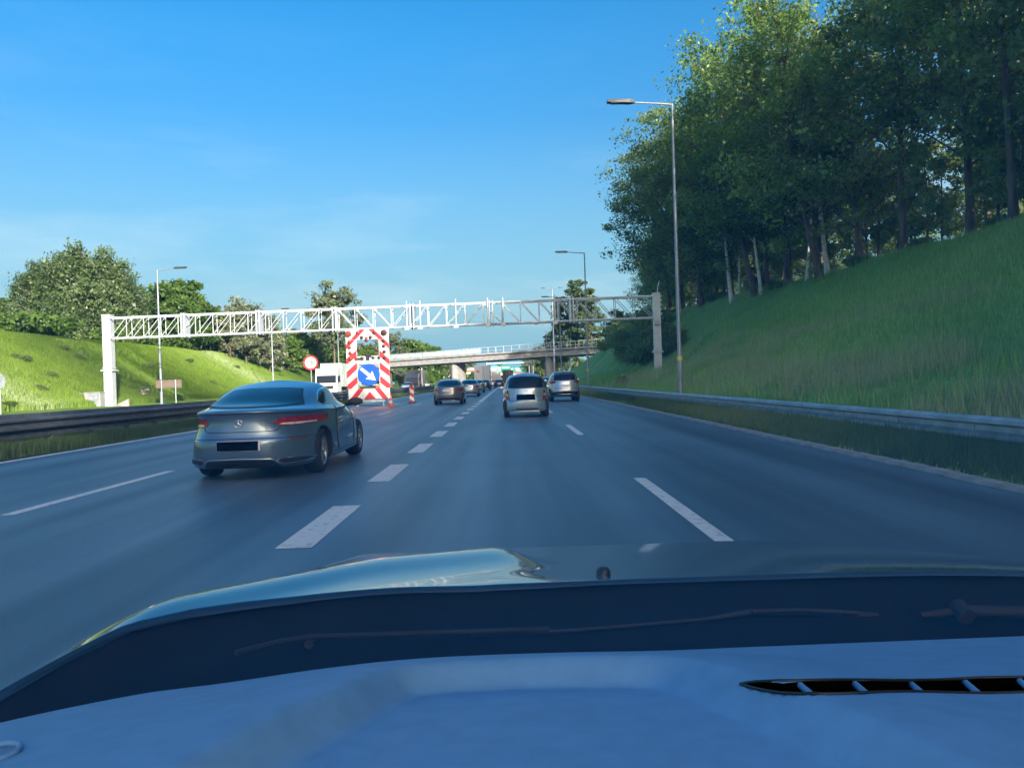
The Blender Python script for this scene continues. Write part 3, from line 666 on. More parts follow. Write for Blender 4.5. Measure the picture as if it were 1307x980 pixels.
# ------------------------------------------------------------------ text made of meshes
def text(body, size, m, parent, loc, rot=(R(90), 0, 0), name='lettering', ext=.003, squash=1):
    c = bpy.data.curves.new(name, 'FONT'); c.body = body; c.size = size; c.align_x = 'CENTER'; c.align_y = 'CENTER'; c.extrude = ext; c.offset = size * .012
    o = bpy.data.objects.new(name, c); COL.objects.link(o)
    dg = bpy.context.evaluated_depsgraph_get(); me = bpy.data.meshes.new_from_object(o.evaluated_get(dg)); bpy.data.objects.remove(o)
    me.name = name; me.materials.clear(); me.materials.append(m)
    q = link(name, me, parent, loc); q.rotation_euler = rot; q.scale = (squash, 1, 1); return q
# speed limit sign on the median
p = at(396.5, 463, 48.5)
s = empty('speed_limit_sign', (p.x, p.y, 0), 'round red-rimmed speed limit sign reading 100 above the coupe roof', 'road sign')
MB().tube([(0, .05, -.2), (0, .05, p.z + .3)], .035, 8).build('pole', M['steel'], s)
MB().prism(circ(0, p.z, .47, 36), -.01, .01).build('disc', M['red'], s)
MB().prism(circ(0, p.z, .36, 36), -.016, -.011).build('white_face', M['white'], s)
text('100', .42, M['blackp'], s, (0, -.02, p.z), squash=.85)
# back of a sign by the left road edge
p = at(0, 497, 48)
s = empty('round_sign', (p.x, p.y, .03), 'grey back of a round sign on a post, cut by the left edge', 'road sign')
zc = at(0, 487, 48).z
MB().tube([(0, 0, -.2), (0, 0, zc + .45)], .035, 8).build('pole', M['steel'], s)
MB().prism(circ(-.1, zc, .50, 32), -.06, -.04).build('disc', M['steel'], s)
# brown board seen from behind
p = at(215, 490, 68); zb = height(p.x, 68)
s = empty('sign_board', (p.x, 68, zb), 'low brownish sign board seen from behind beside the left lamp post', 'road sign')
for q in (-.62, .62): MB().tube([(q, 0, -.3), (q, 0, p.z - zb + .35)], .05, 8).build('leg', M['steel'], s)
MB().box((0, .09, p.z - zb), (2.25, .05, .72)).build('board', M['brown'], s)
for q in (-.25, .25): MB().box((0, .04, p.z - zb + q), (2.2, .05, .05)).build('brace', M['brown'], s)
MB().box((0, .09, p.z - zb + .385), (2.3, .08, .05)).build('frame', M['blackp'], s)

# ------------------------------------------------------------------ bridge
A = Vector((-55.0, 203, 0)); B = Vector((24.0, 169, 0)); ZA, ZB = 6.75, 8.45
d_ = (B - A); LB = d_.length; ang = math.atan2(d_.y, d_.x)
br = empty('road_bridge', (A.x, A.y, 0), 'pale concrete road bridge with glass parapet crossing over the motorway', 'bridge', rz=ang)
def zt(s): return ZA + (ZB - ZA) * s / LB
def beam(name, s0, s1, t0, t1, dz0, dz1, m, parent=br):
    vs = [(s_, t_, zt(s_) + z_) for s_ in (s0, s1) for t_ in (t0, t1) for z_ in (dz0, dz1)]
    return MB().add(vs, [(0, 1, 3, 2), (4, 6, 7, 5), (0, 4, 5, 1), (2, 3, 7, 6), (0, 2, 6, 4), (1, 5, 7, 3)]).build(name, m, parent)
nsp = 8; sg = np.linspace(-10, LB + 8, nsp + 1)
for a, b in zip(sg, sg[1:]):
    beam('edge_beam', a + .01, b - .01, -.5, .2, -.42, 0, M['concrete'])
for a, b in zip(sg[::2], sg[2::2]): beam('girder', a, b, .05, 11.5, -1.75, -.46, M['concrete'])
beam('deck_slab', -10, LB + 8, .2, 12, -.45, -.02, M['concrete'])
M['panel'] = mat('bluish clear parapet panel', (.42, .66, .74), .15, 0, .35, .7)
M['rail'] = mat('pale parapet rail', (.55, .58, .60), .4, .3, .1, 2)
k = 0; sx = -9.0
while sx < LB + 6:
    beam('parapet_post', sx - .05, sx + .05, -.3, -.2, 0, 1.25, M['rail'])
    if sx < LB * .62: beam('parapet_panel', sx + .12, sx + 1.75, -.27, -.24, .12, 1.12, M['panel'] if k % 3 else M['white'])
    else: beam('parapet_rail', sx + .06, sx + 1.89, -.27, -.23, .5, .55, M['rail'])
    sx += 1.95; k += 1
beam('handrail', -9, LB + 6, -.29, -.21, 1.25, 1.32, M['rail'])
sx = LB * .5
while sx < LB + 6:
    beam('fence_post', sx - .03, sx + .03, 11.6, 11.7, 0, 2.1, M['rail']); sx += 2.2
beam('fence_rail', LB * .5, LB + 6, 11.62, 11.68, 2.05, 2.1, M['rail'])
beam('fence_rail', LB * .5, LB + 6, 11.62, 11.68, 1.1, 1.14, M['rail'])
def s_at(px):      # distance along the bridge that shows in this picture column
    k = (px - 648) / 982; return (k * A.y - A.x) / ((d_.x - k * d_.y) / LB)
for px, w in ((576, 2.0), (697, 2.2)):
    s_ = s_at(px); m_ = MB(); h = zt(s_) - 1.76
    n_ = 12; pl = [(w * .5 * math.cos(a), 4.0 + 3.0 * math.copysign(abs(math.sin(a)) ** .5, math.sin(a))) for a in np.linspace(0, 2 * math.pi, 20, endpoint=False)]
    vs = [(s_ + a, b, -.5) for a, b in pl] + [(s_ + a * 1.0, b, h) for a, b in pl]; n2 = 20
    m_.add(vs, [(i, (i + 1) % n2, (i + 1) % n2 + n2, i + n2) for i in range(n2)]); m_.build('pier', M['concrete'], br)
m_ = MB(); m_.box((-6, 6, ZA - 4.5), (8, 12, 5.4)); m_.build('abutment', M['concrete'], br)
m_ = MB(); m_.box((LB + 3, 6, ZB - 4.2), (8, 12, 4.8)); m_.build('abutment', M['concrete'], br)

# ------------------------------------------------------------------ warning trailer
def wx(zx): return (zx - 361) * .0055
def wz(zy): return (937 - zy) * .0055
tp_ = at(471.5, 517, 46.5)
wt = empty('warning_trailer', (tp_.x, 46.5, 0), 'tall red and white striped warning trailer with blue keep-right arrow disc', 'warning trailer')
def panel(name, x0, x1, y0, y1): # board-picture coordinates
    X0, X1, Z0, Z1 = wx(x0), wx(x1), wz(y1), wz(y0)
    MB().prism([(X0, Z0), (X1, Z0), (X1, Z1), (X0, Z1)], 0, .04).build(name, M['white'], wt); return (X0, X1, Z0, Z1)
pl_ = panel('side_panel', 125, 239, 206, 744); pr_ = panel('side_panel', 489, 597, 206, 744)
pt_ = panel('top_panel', 125, 597, 95, 205); pb_ = panel('bottom_panel', 137, 590, 745, 860)
def stripe(poly, rects, y=-.006):
    for r_ in rects:
        q = clip([(wx(a), wz(b)) for a, b in poly], r_[0] + .004, r_[1] - .004, r_[2] + .004, r_[3] - .004)
        if q and len(q) > 2: MB().prism(q, y, -.001).build('red_stripe', M['red'], wt)
stripe([(285, 90), (345, 90), (120, 318), (120, 262)], [pt_, pl_]); stripe([(368, 90), (430, 90), (600, 262), (600, 320)], [pt_, pr_])
stripe([(240, 318), (240, 388), (120, 482), (120, 412)], [pl_]); stripe([(484, 322), (600, 432), (600, 500), (484, 390)], [pr_])
for y0 in (470, 620):
    stripe([(242, y0 - 18), (242, y0 + 58), (120, y0 + 165), (120, y0 + 85)], [pl_]); stripe([(484, y0 - 18), (604, y0 + 85), (604, y0 + 160), (484, y0 + 62)], [pr_])
stripe([(245, 745), (308, 745), (215, 862), (150, 862)], [pb_]); stripe([(422, 745), (486, 745), (578, 862), (512, 862)], [pb_]); stripe([(370, 778), (440, 862), (302, 862)], [pb_])
for (x0, x1, y0, y1) in ((239, 489, 388, 404), (239, 489, 430, 452), (239, 489, 455, 472), (246, 256, 472, 744), (478, 488, 472, 744), (239, 245, 205, 400), (483, 489, 205, 400), (239, 489, 700, 712)):
    MB().box(((wx(x0) + wx(x1)) / 2, .03, (wz(y0) + wz(y1)) / 2), (abs(wx(x1) - wx(x0)), .04, abs(wz(y1) - wz(y0)))).build('frame_bar', M['white'] if y0 in (388, 455) else M['steel'], wt)
MB().prism(circ(wx(365), wz(592), .665, 44), -.05, -.02).build('arrow_disc', M['blue'], wt)
ar = [(-.43, .52 - .13), (-.52 + .13, .43 + .06), (0, 0)]
c_ = (wx(365), wz(592)); q45 = R(-40)
def rot(p): return (c_[0] + p[0] * math.cos(q45) - p[1] * math.sin(q45), c_[1] + p[0] * math.sin(q45) + p[1] * math.cos(q45))
MB().prism([rot(p) for p in ((-.60, .085), (-.60, -.085), (.08, -.10), (.02, -.31), (.55, 0), (.02, .31), (.08, .10))][::-1], -.056, -.051).build('white_arrow', M['white'], wt)
def lampd(px, py, r, m, housing=True):
    x, z = wx(px), wz(py); mb = MB(); mb.tube([(x, -.02, z), (x, -.10, z)], [r, r * .97], 16); o = mb.build('warning_light', M['blackp'], wt)
    mb = MB(); vs = [(x + r * .88 * math.cos(a) * c, -.101 - .02 * (1 - c), z + r * .88 * math.sin(a) * c) for c in (1, .6) for a in np.linspace(0, 2 * math.pi, 14, endpoint=False)] + [(x, -.125, z)]
    fs = [(i, (i + 1) % 14, (i + 1) % 14 + 14, i + 14) for i in range(14)] + [(14 + i, 14 + (i + 1) % 14, 28) for i in range(14)]
    mb.add(vs, fs, 0, True); mb.build('lens', m, o)
lampd(155, 141, .19, M['amber']); lampd(546, 137, .19, M['lens'])
for i_, (a, b) in enumerate([(302, 182), (398, 182), (350, 217), (310, 268), (402, 268), (264, 315), (448, 315), (235, 412), (298, 410), (418, 408), (482, 410), (165, 228), (165, 287), (170, 350), (170, 412), (540, 225), (540, 283), (545, 345), (545, 412), (258, 130), (440, 133)]):
    lampd(a, b, .105, M['amber'] if a < 260 else M['lens'])
MB().box((wx(353), -.05, wz(188)), (.16, .06, .12)).build('reflector', M['red'], wt)
MB().box((wx(370), -.06, wz(385)), (.30, .14, .22)).build('control_box', M['blackp'], wt)
MB().box((wx(360), -.06, wz(412)), (.20, .10, .20)).build('camera_housing', M['blackp'], wt)
m_ = MB(); m_.box((0, .6, wz(880)), (1.9, 1.3, .12)); m_.box((0, 1.9, wz(880)), (.1, 1.8, .1)); m_.build('chassis', M['steel'], wt)
MB().box((0, -.02, wz(880)), (1.25, .05, .11)).build('rear_bar', M['red'], wt)
for x in (-.72, .85):
    m_ = MB(); m_.tube([(x, .02, wz(868)), (x, .02, .02)], .045, 8); m_.box((x, .02, .02), (.18, .18, .03)); m_.build('support_leg', M['steel'], wt)
m_ = MB(); m_.box((.02, -.03, .98), (1.2, .3, .35)); m_.build('equipment_box', M['blackp'], wt, (0, .3, .0))
m_ = MB(); m_.box((wx(462), .15, wz(718)), (.28, .2, .22)); m_.build('lamp_unit', M['orange'], wt)

# cone + beacon
p = at(499, 520, 44.0)
cn = empty('traffic_cone', (p.x, 44, .004), 'orange and white traffic cone at the right foot of the warning trailer', 'traffic cone')
MB().box((0, 0, .02), (.40, .40, .04)).build('base', M['orange'], cn)
def ring(z0, z1, m, nm, r=lambda z: .15 - .13 * z / .78): MB().tube([(0, 0, z0), (0, 0, z1)], [r(z0), r(z1)], 18).build(nm, m, cn)
ring(.04, .20, M['orange'], 'lower_cone'); ring(.20, .36, M['white'], 'reflective_band'); ring(.36, .50, M['orange'], 'middle_cone'); ring(.50, .60, M['white'], 'reflective_band'); ring(.60, .80, M['orange'], 'tip')
p = at(526, 514, 50.5)
bc = empty('beacon_post', (p.x, 50.5, .004), 'red and white striped guide beacon standing on the road right of the trailer', 'beacon')
MB().box((0, 0, .04), (.40, .40, .08)).build('foot', M['black'], bc)
MB().prism([(-.14, .08), (.14, .08), (.14, 1.12), (-.14, 1.12)], -.015, .015).build('board', M['white'], bc)
for z in (.0, .46, .92):
    q = clip([(-.2, z + .32), (-.2, z + .10), (.2, z - .16), (.2, z + .06)], -.138, .138, .085, 1.115)
    if len(q) > 2: MB().prism(q, -.019, -.0155).build('red_stripe', M['red'], bc)
MB().tube([(0, 0, 1.12), (0, 0, 1.26)], .07, 12).build('lamp', M['amber'], bc)

# ------------------------------------------------------------------ cars
def loft(sl, seg=56, crown=.03):
    """slices (z, half width, rear y, front y, rear exponent, front exponent) -> closed shell; dense in z by linear interpolation"""
    rows = []
    for i in range(len(sl) - 1):
        k = 3
        for j in range(k):
            t = j / k; rows.append([a + (b - a) * t for a, b in zip(sl[i], sl[i + 1])])
    rows.append(list(sl[-1]))
    rows = np.array(rows); sm = rows.copy()
    for _ in range(2):
        sm[1:-1] = .25 * rows[:-2] + .5 * rows[1:-1] + .25 * rows[2:]; rows = sm.copy()
    vs = []
    for z, w, r, f, nr, nf in rows:
        c = (r + f) / 2; h = (f - r) / 2
        for i in range(seg):
            a = 2 * math.pi * (i + .5) / seg; ca, sa = math.cos(a), math.sin(a); n = nf if sa > 0 else nr
            k_ = (abs(ca) ** n + abs(sa) ** n) ** (-1 / n)
            # slide samples towards the ends so that both bumpers are well covered
            x = w * ca * k_; y = c + h * sa * k_
            vs.append((x, y, z + crown * (1 - (x / max(w, .01)) ** 2) * min(1, max(0, (z - .3) / .5))))
    nr_ = len(rows); fs = [(j * seg + i, j * seg + (i + 1) % seg, (j + 1) * seg + (i + 1) % seg, (j + 1) * seg + i) for j in range(nr_ - 1) for i in range(seg)]
    # caps
    zt_, yt = rows[-1][0], (rows[-1][2] + rows[-1][3]) / 2
    vs.append((0, yt, zt_ + crown * 1.2)); b = (nr_ - 1) * seg; fs += [(b + i, b + (i + 1) % seg, len(vs) - 1) for i in range(seg)]
    vs.append((0, (rows[0][2] + rows[0][3]) / 2, rows[0][0])); fs += [((i + 1) % seg, i, len(vs) - 1) for i in range(seg)]
    return vs, fs
def resample(P, n):
    P = [Vector((p[0], p[1], 0)) for p in P]; L_ = [0]
    for a, b in zip(P, P[1:]): L_.append(L_[-1] + (b - a).length)
    o = []
    for i in range(n):
        s = L_[-1] * i / (n - 1); j = min(len(P) - 2, max(0, int(np.searchsorted(L_, s, side='right')) - 1)); t = (s - L_[j]) / max(1e-9, L_[j + 1] - L_[j])
        q = P[j].lerp(P[j + 1], min(1, t)); o.append((q.x, q.y))
    return o
class Car:
    def __init__(s, name, label, loc, sl, paint, seg=56, crown=.03, wheels=(), wr=.33, ww=.22, cat='car', rz=0, group=None, arch=True):
        s.t = empty(name, loc, label, cat, group, rz); s.rz = rz
        vs, fs = loft(sl, seg, crown); s.bvh = BVHTree.FromPolygons([Vector(v) for v in vs], fs)
        mb = MB(); mb.add(vs, fs, 0, True); s.body = mb.build('body', [paint, M['black']], s.t)
        s.body.data.materials.clear(); s.body.data.materials.append(paint); s.body.data.materials.append(M['black'])
        if arch and wheels:
            cb = MB()
            for (y, z) in wheels:
                for sx in (-1, 1): cb.tube([(sx * .60, y, z), (sx * 1.2, y, z)], wr * 1.13, 28, 0)
            cm = cb.mesh('arch_cutter', [M['black']]); co = link('arch_cutter', cm, s.t)
            md = s.body.modifiers.new('arch', 'BOOLEAN'); md.operation = 'DIFFERENCE'; md.object = co; md.solver = 'EXACT'; md.material_mode = 'TRANSFER'
            bpy.context.view_layer.update(); dg = bpy.context.evaluated_depsgraph_get()
            me = bpy.data.meshes.new_from_object(s.body.evaluated_get(dg)); s.body.modifiers.clear(); s.body.data = me; me.name = 'body'
            bpy.data.objects.remove(co)
        for (y, z) in wheels:
            for sx in (-1, 1): s.wheel(sx * (sl[2][1] - ww / 2 - (.05 if wr < .33 or wr > .34 else .045)), y, z, wr, ww, sx)
    def wheel(s, x, y, z, r, w, sx):
        P = [(.62, -.5), (.86, -.5), (.96, -.42), (1, -.25), (1, .25), (.96, .42), (.86, .5), (.62, .5)]
        n = 32; vs = [(x + b * w, y + a * r * math.cos(q), z + a * r * math.sin(q)) for a, b in P for q in np.linspace(0, 2 * math.pi, n, endpoint=False)]
        k = len(P); fs = [(j * n + i, j * n + (i + 1) % n, ((j + 1) % k) * n + (i + 1) % n, ((j + 1) % k) * n + i) for j in range(k) for i in range(n)]
        wo = MB().add(vs, fs, 0, True).build('wheel', M['black'], s.t)
        m = MB(); xo = x + sx * w * .42
        m.tube([(x - sx * .02, y, z), (x + sx * .0, y, z)], r * .63, n); m.build('hub_disc', M['blackp'], wo)
        m = MB(); 
        for q in range(5):
            a = q * 2 * math.pi / 5 + .3
            for da in (-.16, .16): m.tube([(xo, y + r * .1 * math.cos(a), z + r * .1 * math.sin(a)), (xo - sx * .01, y + r * .62 * math.cos(a + da), z + r * .62 * math.sin(a + da))], r * .05, 5)
        vs = [(x + b, y + a * r * math.cos(q), z + a * r * math.sin(q)) for a, b in ((.60, sx * w * .2), (.60, sx * w * .49), (.66, sx * w * .505), (.66, sx * w * .45)) for q in np.linspace(0, 2 * math.pi, n, endpoint=False)]
        m.add(vs, [(j * n + i, j * n + (i + 1) % n, (j + 1) * n + (i + 1) % n, (j + 1) * n + i) for j in range(3) for i in range(n)], 0, True)
        m.tube([(xo - sx * .02, y, z), (xo + sx * .02, y, z)], r * .16, 12)
        m.build('rim', M['silver'], wo)
    def cast(s, a, z, axis, off):
        if axis == 'rear': o, d = Vector((a, -3, z)), Vector((0, 1, 0))
        elif axis == 'front': o, d = Vector((a, 9, z)), Vector((0, -1, 0))
        elif axis == 'right': o, d = Vector((3, a, z)), Vector((-1, 0, 0))
        elif axis == 'left': o, d = Vector((-3, a, z)), Vector((1, 0, 0))
        else: o, d = Vector((a, z, 4)), Vector((0, 0, -1))
        h, nrm, _, _ = s.bvh.ray_cast(o, d)
        if h is None: return None
        if nrm.dot(d) > 0: nrm = -nrm
        return h + nrm * off
    def patch(s, name, bot, top, axis, m, off=.006, nu=22, nv=8, parent=None):
        b, t = resample(bot, nu), resample(top, nu); vs = []; last = None
        for j in range(nv):
            for i in range(nu):
                f = j / (nv - 1); q = s.cast(b[i][0] + (t[i][0] - b[i][0]) * f, b[i][1] + (t[i][1] - b[i][1]) * f, axis, off)
                q = q or last or Vector((0, 0, .5)); last = q; vs.append(q)
        fs = [(j * nu + i, j * nu + i + 1, (j + 1) * nu + i + 1, (j + 1) * nu + i) for j in range(nv - 1) for i in range(nu - 1)]
        return MB().add(vs, fs, 0, True).build(name, m, parent or s.t)
    def line(s, name, pts, axis, m, w=.012, off=.004, n=30, parent=None, closed=False):
        P = resample(pts + ([pts[0]] if closed else []), n); Q = [s.cast(a, b, axis, off) for a, b in P]; Q = [q for q in Q if q]
        return MB().tube(Q, w / 2, 5).build(name, m, parent or s.t)
def mir(P): return [(-a, b) for a, b in P]
def paint(name, c, rough=.28, metal=.55): return mat(name, c, rough, metal, .04, 1.5, coat=.9)

# --- grey coupe (nearest)
SL = [(.17, .80, .35, 4.40, 5, 5), (.20, .86, .14, 4.56, 4.4, 4), (.27, .895, .05, 4.64, 3.8, 3.5), (.42, .905, .0, 4.69, 3.4, 3.2), (.56, .908, .0, 4.69, 3.2, 3.0), (.60, .905, .035, 4.68, 3.1, 3), (.72, .902, .055, 4.62, 2.8, 2.9),
      (.80, .895, .065, 4.50, 2.7, 2.8), (.87, .885, .06, 4.15, 2.7, 2.8), (.925, .875, .035, 3.85, 2.7, 2.8), (.955, .865, .03, 3.66, 2.7, 3), (.975, .84, .12, 3.50, 2.8, 3), (1.0, .815, .38, 3.32, 3, 3), (1.03, .795, .62, 3.18, 3.2, 3),
      (1.10, .765, .86, 2.98, 3.4, 3), (1.18, .735, 1.12, 2.76, 3.4, 3.2), (1.26, .695, 1.42, 2.52, 3.2, 3.2), (1.32, .645, 1.74, 2.30, 3.0, 3), (1.36, .56, 1.98, 2.16, 2.8, 2.8), (1.375, .42, 2.03, 2.12, 2.6, 2.6)]
SL = [(z, w, r, max(f, r + .05), a, b) for z, w, r, f, a, b in SL]
pc = paint('steel grey paint', (.11, .19, .29))
BX, BY = -3.72, 10.55
C1 = Car('car', 'dark grey coupe with black rear plate driving in the middle lane, nearest car', (BX, BY, 0), SL, pc, 80, .035, ((1.12, .335), (3.96, .335)), .335, .24)
C1.patch('rear_window_seal', [(-.66, 1.035), (-.4, 1.022), (0, 1.018), (.4, 1.022), (.66, 1.035)], [(-.50, 1.27), (-.3, 1.29), (0, 1.295), (.3, 1.29), (.50, 1.27)], 'rear', M['blackp'], .004, 30, 10)
C1.patch('rear_window', [(-.635, 1.05), (-.4, 1.037), (0, 1.032), (.4, 1.037), (.635, 1.05)], [(-.48, 1.258), (-.3, 1.277), (0, 1.282), (.3, 1.277), (.48, 1.258)], 'rear', M['glass'], .009, 30, 10)
for sd in ('right', 'left'):
    bot = [(1.32, 1.07), (1.42, 1.01), (1.8, 1.0), (2.3, .99), (2.9, .98), (3.12, .98)]; top = [(1.32, 1.085), (1.46, 1.17), (1.66, 1.235), (1.95, 1.27), (2.25, 1.262), (2.6, 1.19), (3.0, 1.04), (3.13, .99)]
    C1.patch('side_window_trim', [(1.28, 1.06), (1.39, .994), (3.17, .965)], [(1.28, 1.09), (1.43, 1.185), (1.64, 1.252), (1.95, 1.287), (2.27, 1.278), (2.63, 1.20), (3.04, 1.045), (3.18, .98)], sd, M['chrome'], .004, 40, 8)
    C1.patch('side_window', bot, top, sd, M['glass'], .009, 40, 8)
    C1.line('door_gap', [(1.92, .98), (1.80, .80), (1.80, .45), (1.95, .27)], sd, M['black'], .010)
    C1.line('door_gap', [(3.12, .95), (3.16, .70), (3.13, .30)], sd, M['black'], .010)
    C1.patch('sill_strip', [(1.55, .235), (3.5, .235)], [(1.55, .262), (3.5, .262)], sd, M['chrome'], .012, 24, 3)
    C1.line('door_handle', [(1.93, .80), (2.15, .80)], sd, M['chrome'], .028, .02, 6)
sg1 = lambda P: P
for s_ in (1, -1):
    f = (lambda P: P) if s_ > 0 else (lambda P: mir(P)[::-1])
    tl = C1.patch('tail_light', f([(.42, .80), (.52, .765), (.70, .762), (.86, .775)]), f([(.43, .825), (.52, .872), (.70, .888), (.86, .88)]), 'rear', M['tail'], .010, 26, 8)
    C1.patch('reversing_lamp', f([(.47, .782), (.62, .772), (.80, .785)]), f([(.50, .802), (.62, .806), (.80, .803)]), 'rear', M['tailw'], .014, 20, 4, tl)
    C1.line('lamp_gap', f([(.615, .765), (.64, .83), (.66, .885)]), 'rear', M['black'], .008, .012, 8, tl)
    C1.patch('reflector', f([(.60, .556), (.76, .562)]), f([(.60, .567), (.76, .573)]), 'rear', M['tail'], .008, 16, 3)
    C1.patch('exhaust_trim', f([(.46, .275), (.52, .245), (.78, .25), (.83, .285)]), f([(.46, .30), (.50, .335), (.74, .33), (.83, .295)]), 'rear', M['chrome'], .010, 20, 5)
    C1.patch('exhaust_pipe', f([(.485, .280), (.53, .258), (.76, .262), (.81, .288)]), f([(.485, .30), (.52, .322), (.73, .318), (.81, .293)]), 'rear', M['black'], .014, 20, 5)
    sd = 'right' if s_ > 0 else 'left'
    tw = C1.patch('tail_light', [(.20, .79), (.24, .80), (.32, .83)], [(.20, .878), (.26, .875), (.32, .85)], sd, M['tail'], .010, 14, 6)
C1.line('boot_gap', [(-.50, .785), (-.47, .72), (-.42, .70), (.42, .70), (.47, .72), (.50, .785)], 'rear', M['black'], .009, .002, 50)
C1.line('boot_gap', [(-.84, .925), (-.5, .945), (0, .955), (.5, .945), (.84, .925)], 'rear', M['blackp'], .012, .003, 40)
C1.line('bumper_crease', [(-.86, .59), (-.4, .605), (0, .61), (.4, .605), (.86, .59)], 'rear', M['blackp'], .010, .001, 40)
C1.patch('diffuser', [(-.50, .20), (0, .19), (.50, .20)], [(-.42, .30), (0, .31), (.42, .30)], 'rear', M['blackp'], .006, 20, 5)
C1.line('diffuser_trim', [(-.48, .275), (-.40, .325), (0, .335), (.40, .325), (.48, .275)], 'rear', M['chrome'], .014, .012, 40)
C1.patch('number_plate', [(-.27, .445), (.28, .445)], [(-.27, .575), (.28, .575)], 'rear', M['white'], .016, 10, 4)
C1.patch('plate_cover', [(-.265, .45), (.255, .45)], [(-.265, .57), (.255, .57)], 'rear', M['plate'], .022, 10, 4)
C1.t.scale = (1.07, 1, 1)
# round badge with a three-pointed star
cpt = C1.cast(0, .815, 'rear', .012); bd = MB()
bd.tube([(cpt.x + .052 * math.cos(a), cpt.y, cpt.z + .052 * math.sin(a)) for a in np.linspace(0, 2 * math.pi, 25)], .005, 5)
for a in (90, 210, 330): bd.tube([tuple(cpt), (cpt.x + .05 * math.cos(R(a)), cpt.y, cpt.z + .05 * math.sin(R(a)))], [.009, .002], 5)
bd.build('badge', M['chrome'], C1.t)
for s_ in (1, -1):
    mb = MB(); P = [(s_ * .86, 2.98, 1.0), (s_ * .95, 2.95, 1.0)]; mb.tube([(s_ * .80, 3.02, .97), (s_ * .93, 2.98, .985)], .03, 6)
    vs = [(s_ * (.98 + .115 * math.cos(a) * k), 2.95 + y_, 1.015 + .07 * math.sin(a) * k) for y_, k in ((-.05, .86), (-.045, 1), (.05, .95), (.12, .5)) for a in np.linspace(0, 2 * math.pi, 16, endpoint=False)]
    mb.add(vs, [(j * 16 + i, j * 16 + (i + 1) % 16, (j + 1) * 16 + (i + 1) % 16, (j + 1) * 16 + i) for j in range(3) for i in range(16)] + [tuple(range(16)), tuple(range(63, 47, -1))], 0, True)
    mo = mb.build('wing_mirror', M['blackp'], C1.t)
def common(C, rw_b, rw_t, tl_b, tl_t, plate, side_b, side_t, mirror, tailm=None, clear=None, pm_='plate', gap=None, wsc=None):
    C.patch('rear_window', rw_b, rw_t, 'rear', M['glass'], .008, 24, 8)
    for s_ in (1, -1):
        f = (lambda P: P) if s_ > 0 else (lambda P: mir(P)[::-1])
        tl = C.patch('tail_light', f(tl_b), f(tl_t), 'rear', M['tail'], .012, 14, 8)
        if clear: C.patch('reversing_lamp', f(clear[0]), f(clear[1]), 'rear', M['tailw'], .018, 8, 4, tl)
    x0, x1, z0, z1 = plate
    C.patch('number_plate', [(x0, z0), (x1, z0)], [(x0, z1), (x1, z1)], 'rear', M[pm_], .016, 8, 3)
    for sd in ('right', 'left'): C.patch('side_window', side_b, side_t, sd, M['glass'], .008, 30, 6)
    if wsc: C.patch('windscreen', wsc[0], wsc[1], 'front', M['glass'], .008, 20, 8)
    for s_ in (1, -1):
        x, y, z = mirror; mb = MB(); vs = [(s_ * (x + .10 * math.cos(a) * k), y + y_, z + .075 * math.sin(a) * k) for y_, k in ((-.05, .88), (-.045, 1), (.05, .95), (.12, .5)) for a in np.linspace(0, 2 * math.pi, 12, endpoint=False)]
        mb.add(vs, [(j * 12 + i, j * 12 + (i + 1) % 12, (j + 1) * 12 + (i + 1) % 12, (j + 1) * 12 + i) for j in range(3) for i in range(12)] + [tuple(range(12)), tuple(range(47, 35, -1))], 0, True); mb.tube([(s_ * (x - .2), y + .03, z - .02), (s_ * x, y, z)], .03, 5)
        mb.build('wing_mirror', C.body.data.materials[0], C.t)
    if gap:
        for g_ in gap: C.line('panel_gap', g_, 'rear', M['black'], .014, .003, 36)
# --- silver-blue small hatchback ahead
SM = [(.19, .76, .25, 3.45, 6, 5), (.23, .81, .08, 3.60, 5, 4), (.34, .83, .02, 3.68, 4.2, 3), (.50, .832, .0, 3.70, 3.7, 3), (.60, .83, .01, 3.68, 3.0, 2.8), (.66, .825, .06, 3.62, 3, 2.8), (.75, .825, .08, 3.50, 3, 2.8), (.86, .82, .10, 3.30, 3, 2.6),
      (.95, .80, .12, 3.05, 3, 2.6), (1.02, .775, .15, 2.92, 3, 2.6), (1.10, .745, .20, 2.75, 3, 2.6), (1.22, .695, .30, 2.50, 3, 2.6), (1.33, .645, .42, 2.28, 3, 2.6), (1.42, .58, .55, 2.05, 3, 2.6), (1.475, .48, .72, 1.85, 2.8, 2.6), (1.50, .34, .95, 1.6, 2.5, 2.5)]
ps = paint('silver blue paint', (.33, .47, .60), .3, .6)
C2 = Car('car', 'small silver-blue hatchback with black plate driving straight ahead in our lane', ((670.5 - 648) / 982 * 27.2 + .0, 26.4, 0), SM, ps, 64, .035, ((.58, .29), (3.0, .29)), .29, .19)
common(C2, [(-.62, 1.02), (-.3, 1.005), (0, 1.0), (.3, 1.005), (.62, 1.02)], [(-.545, 1.36), (-.3, 1.40), (0, 1.41), (.3, 1.40), (.545, 1.36)],
       [(.575, .60), (.70, .60)], [(.60, .93), (.66, .925)], (-.33, .30, .595, .79), [(.55, 1.0), (1.3, .96), (2.9, .94)], [(.62, 1.28), (1.0, 1.38), (1.7, 1.40), (2.2, 1.30), (2.92, .96)], (.86, 2.55, 1.0),
       clear=([(.60, .74), (.69, .74)], [(.605, .82), (.68, .82)]), gap=[[(-.60, .57), (0, .56), (.60, .57)], [(-.64, .98), (-.57, .60)], [(.64, .98), (.57, .60)]])
C2.line('plate_edge', [(-.335, .59), (-.335, .795), (.305, .795), (.305, .59)], 'rear', M['chrome'], .008, .018, 30, closed=True)
C2.line('bumper_grille', [(-.35, .30), (.4, .30)], 'rear', M['blackp'], .05, .004, 12)
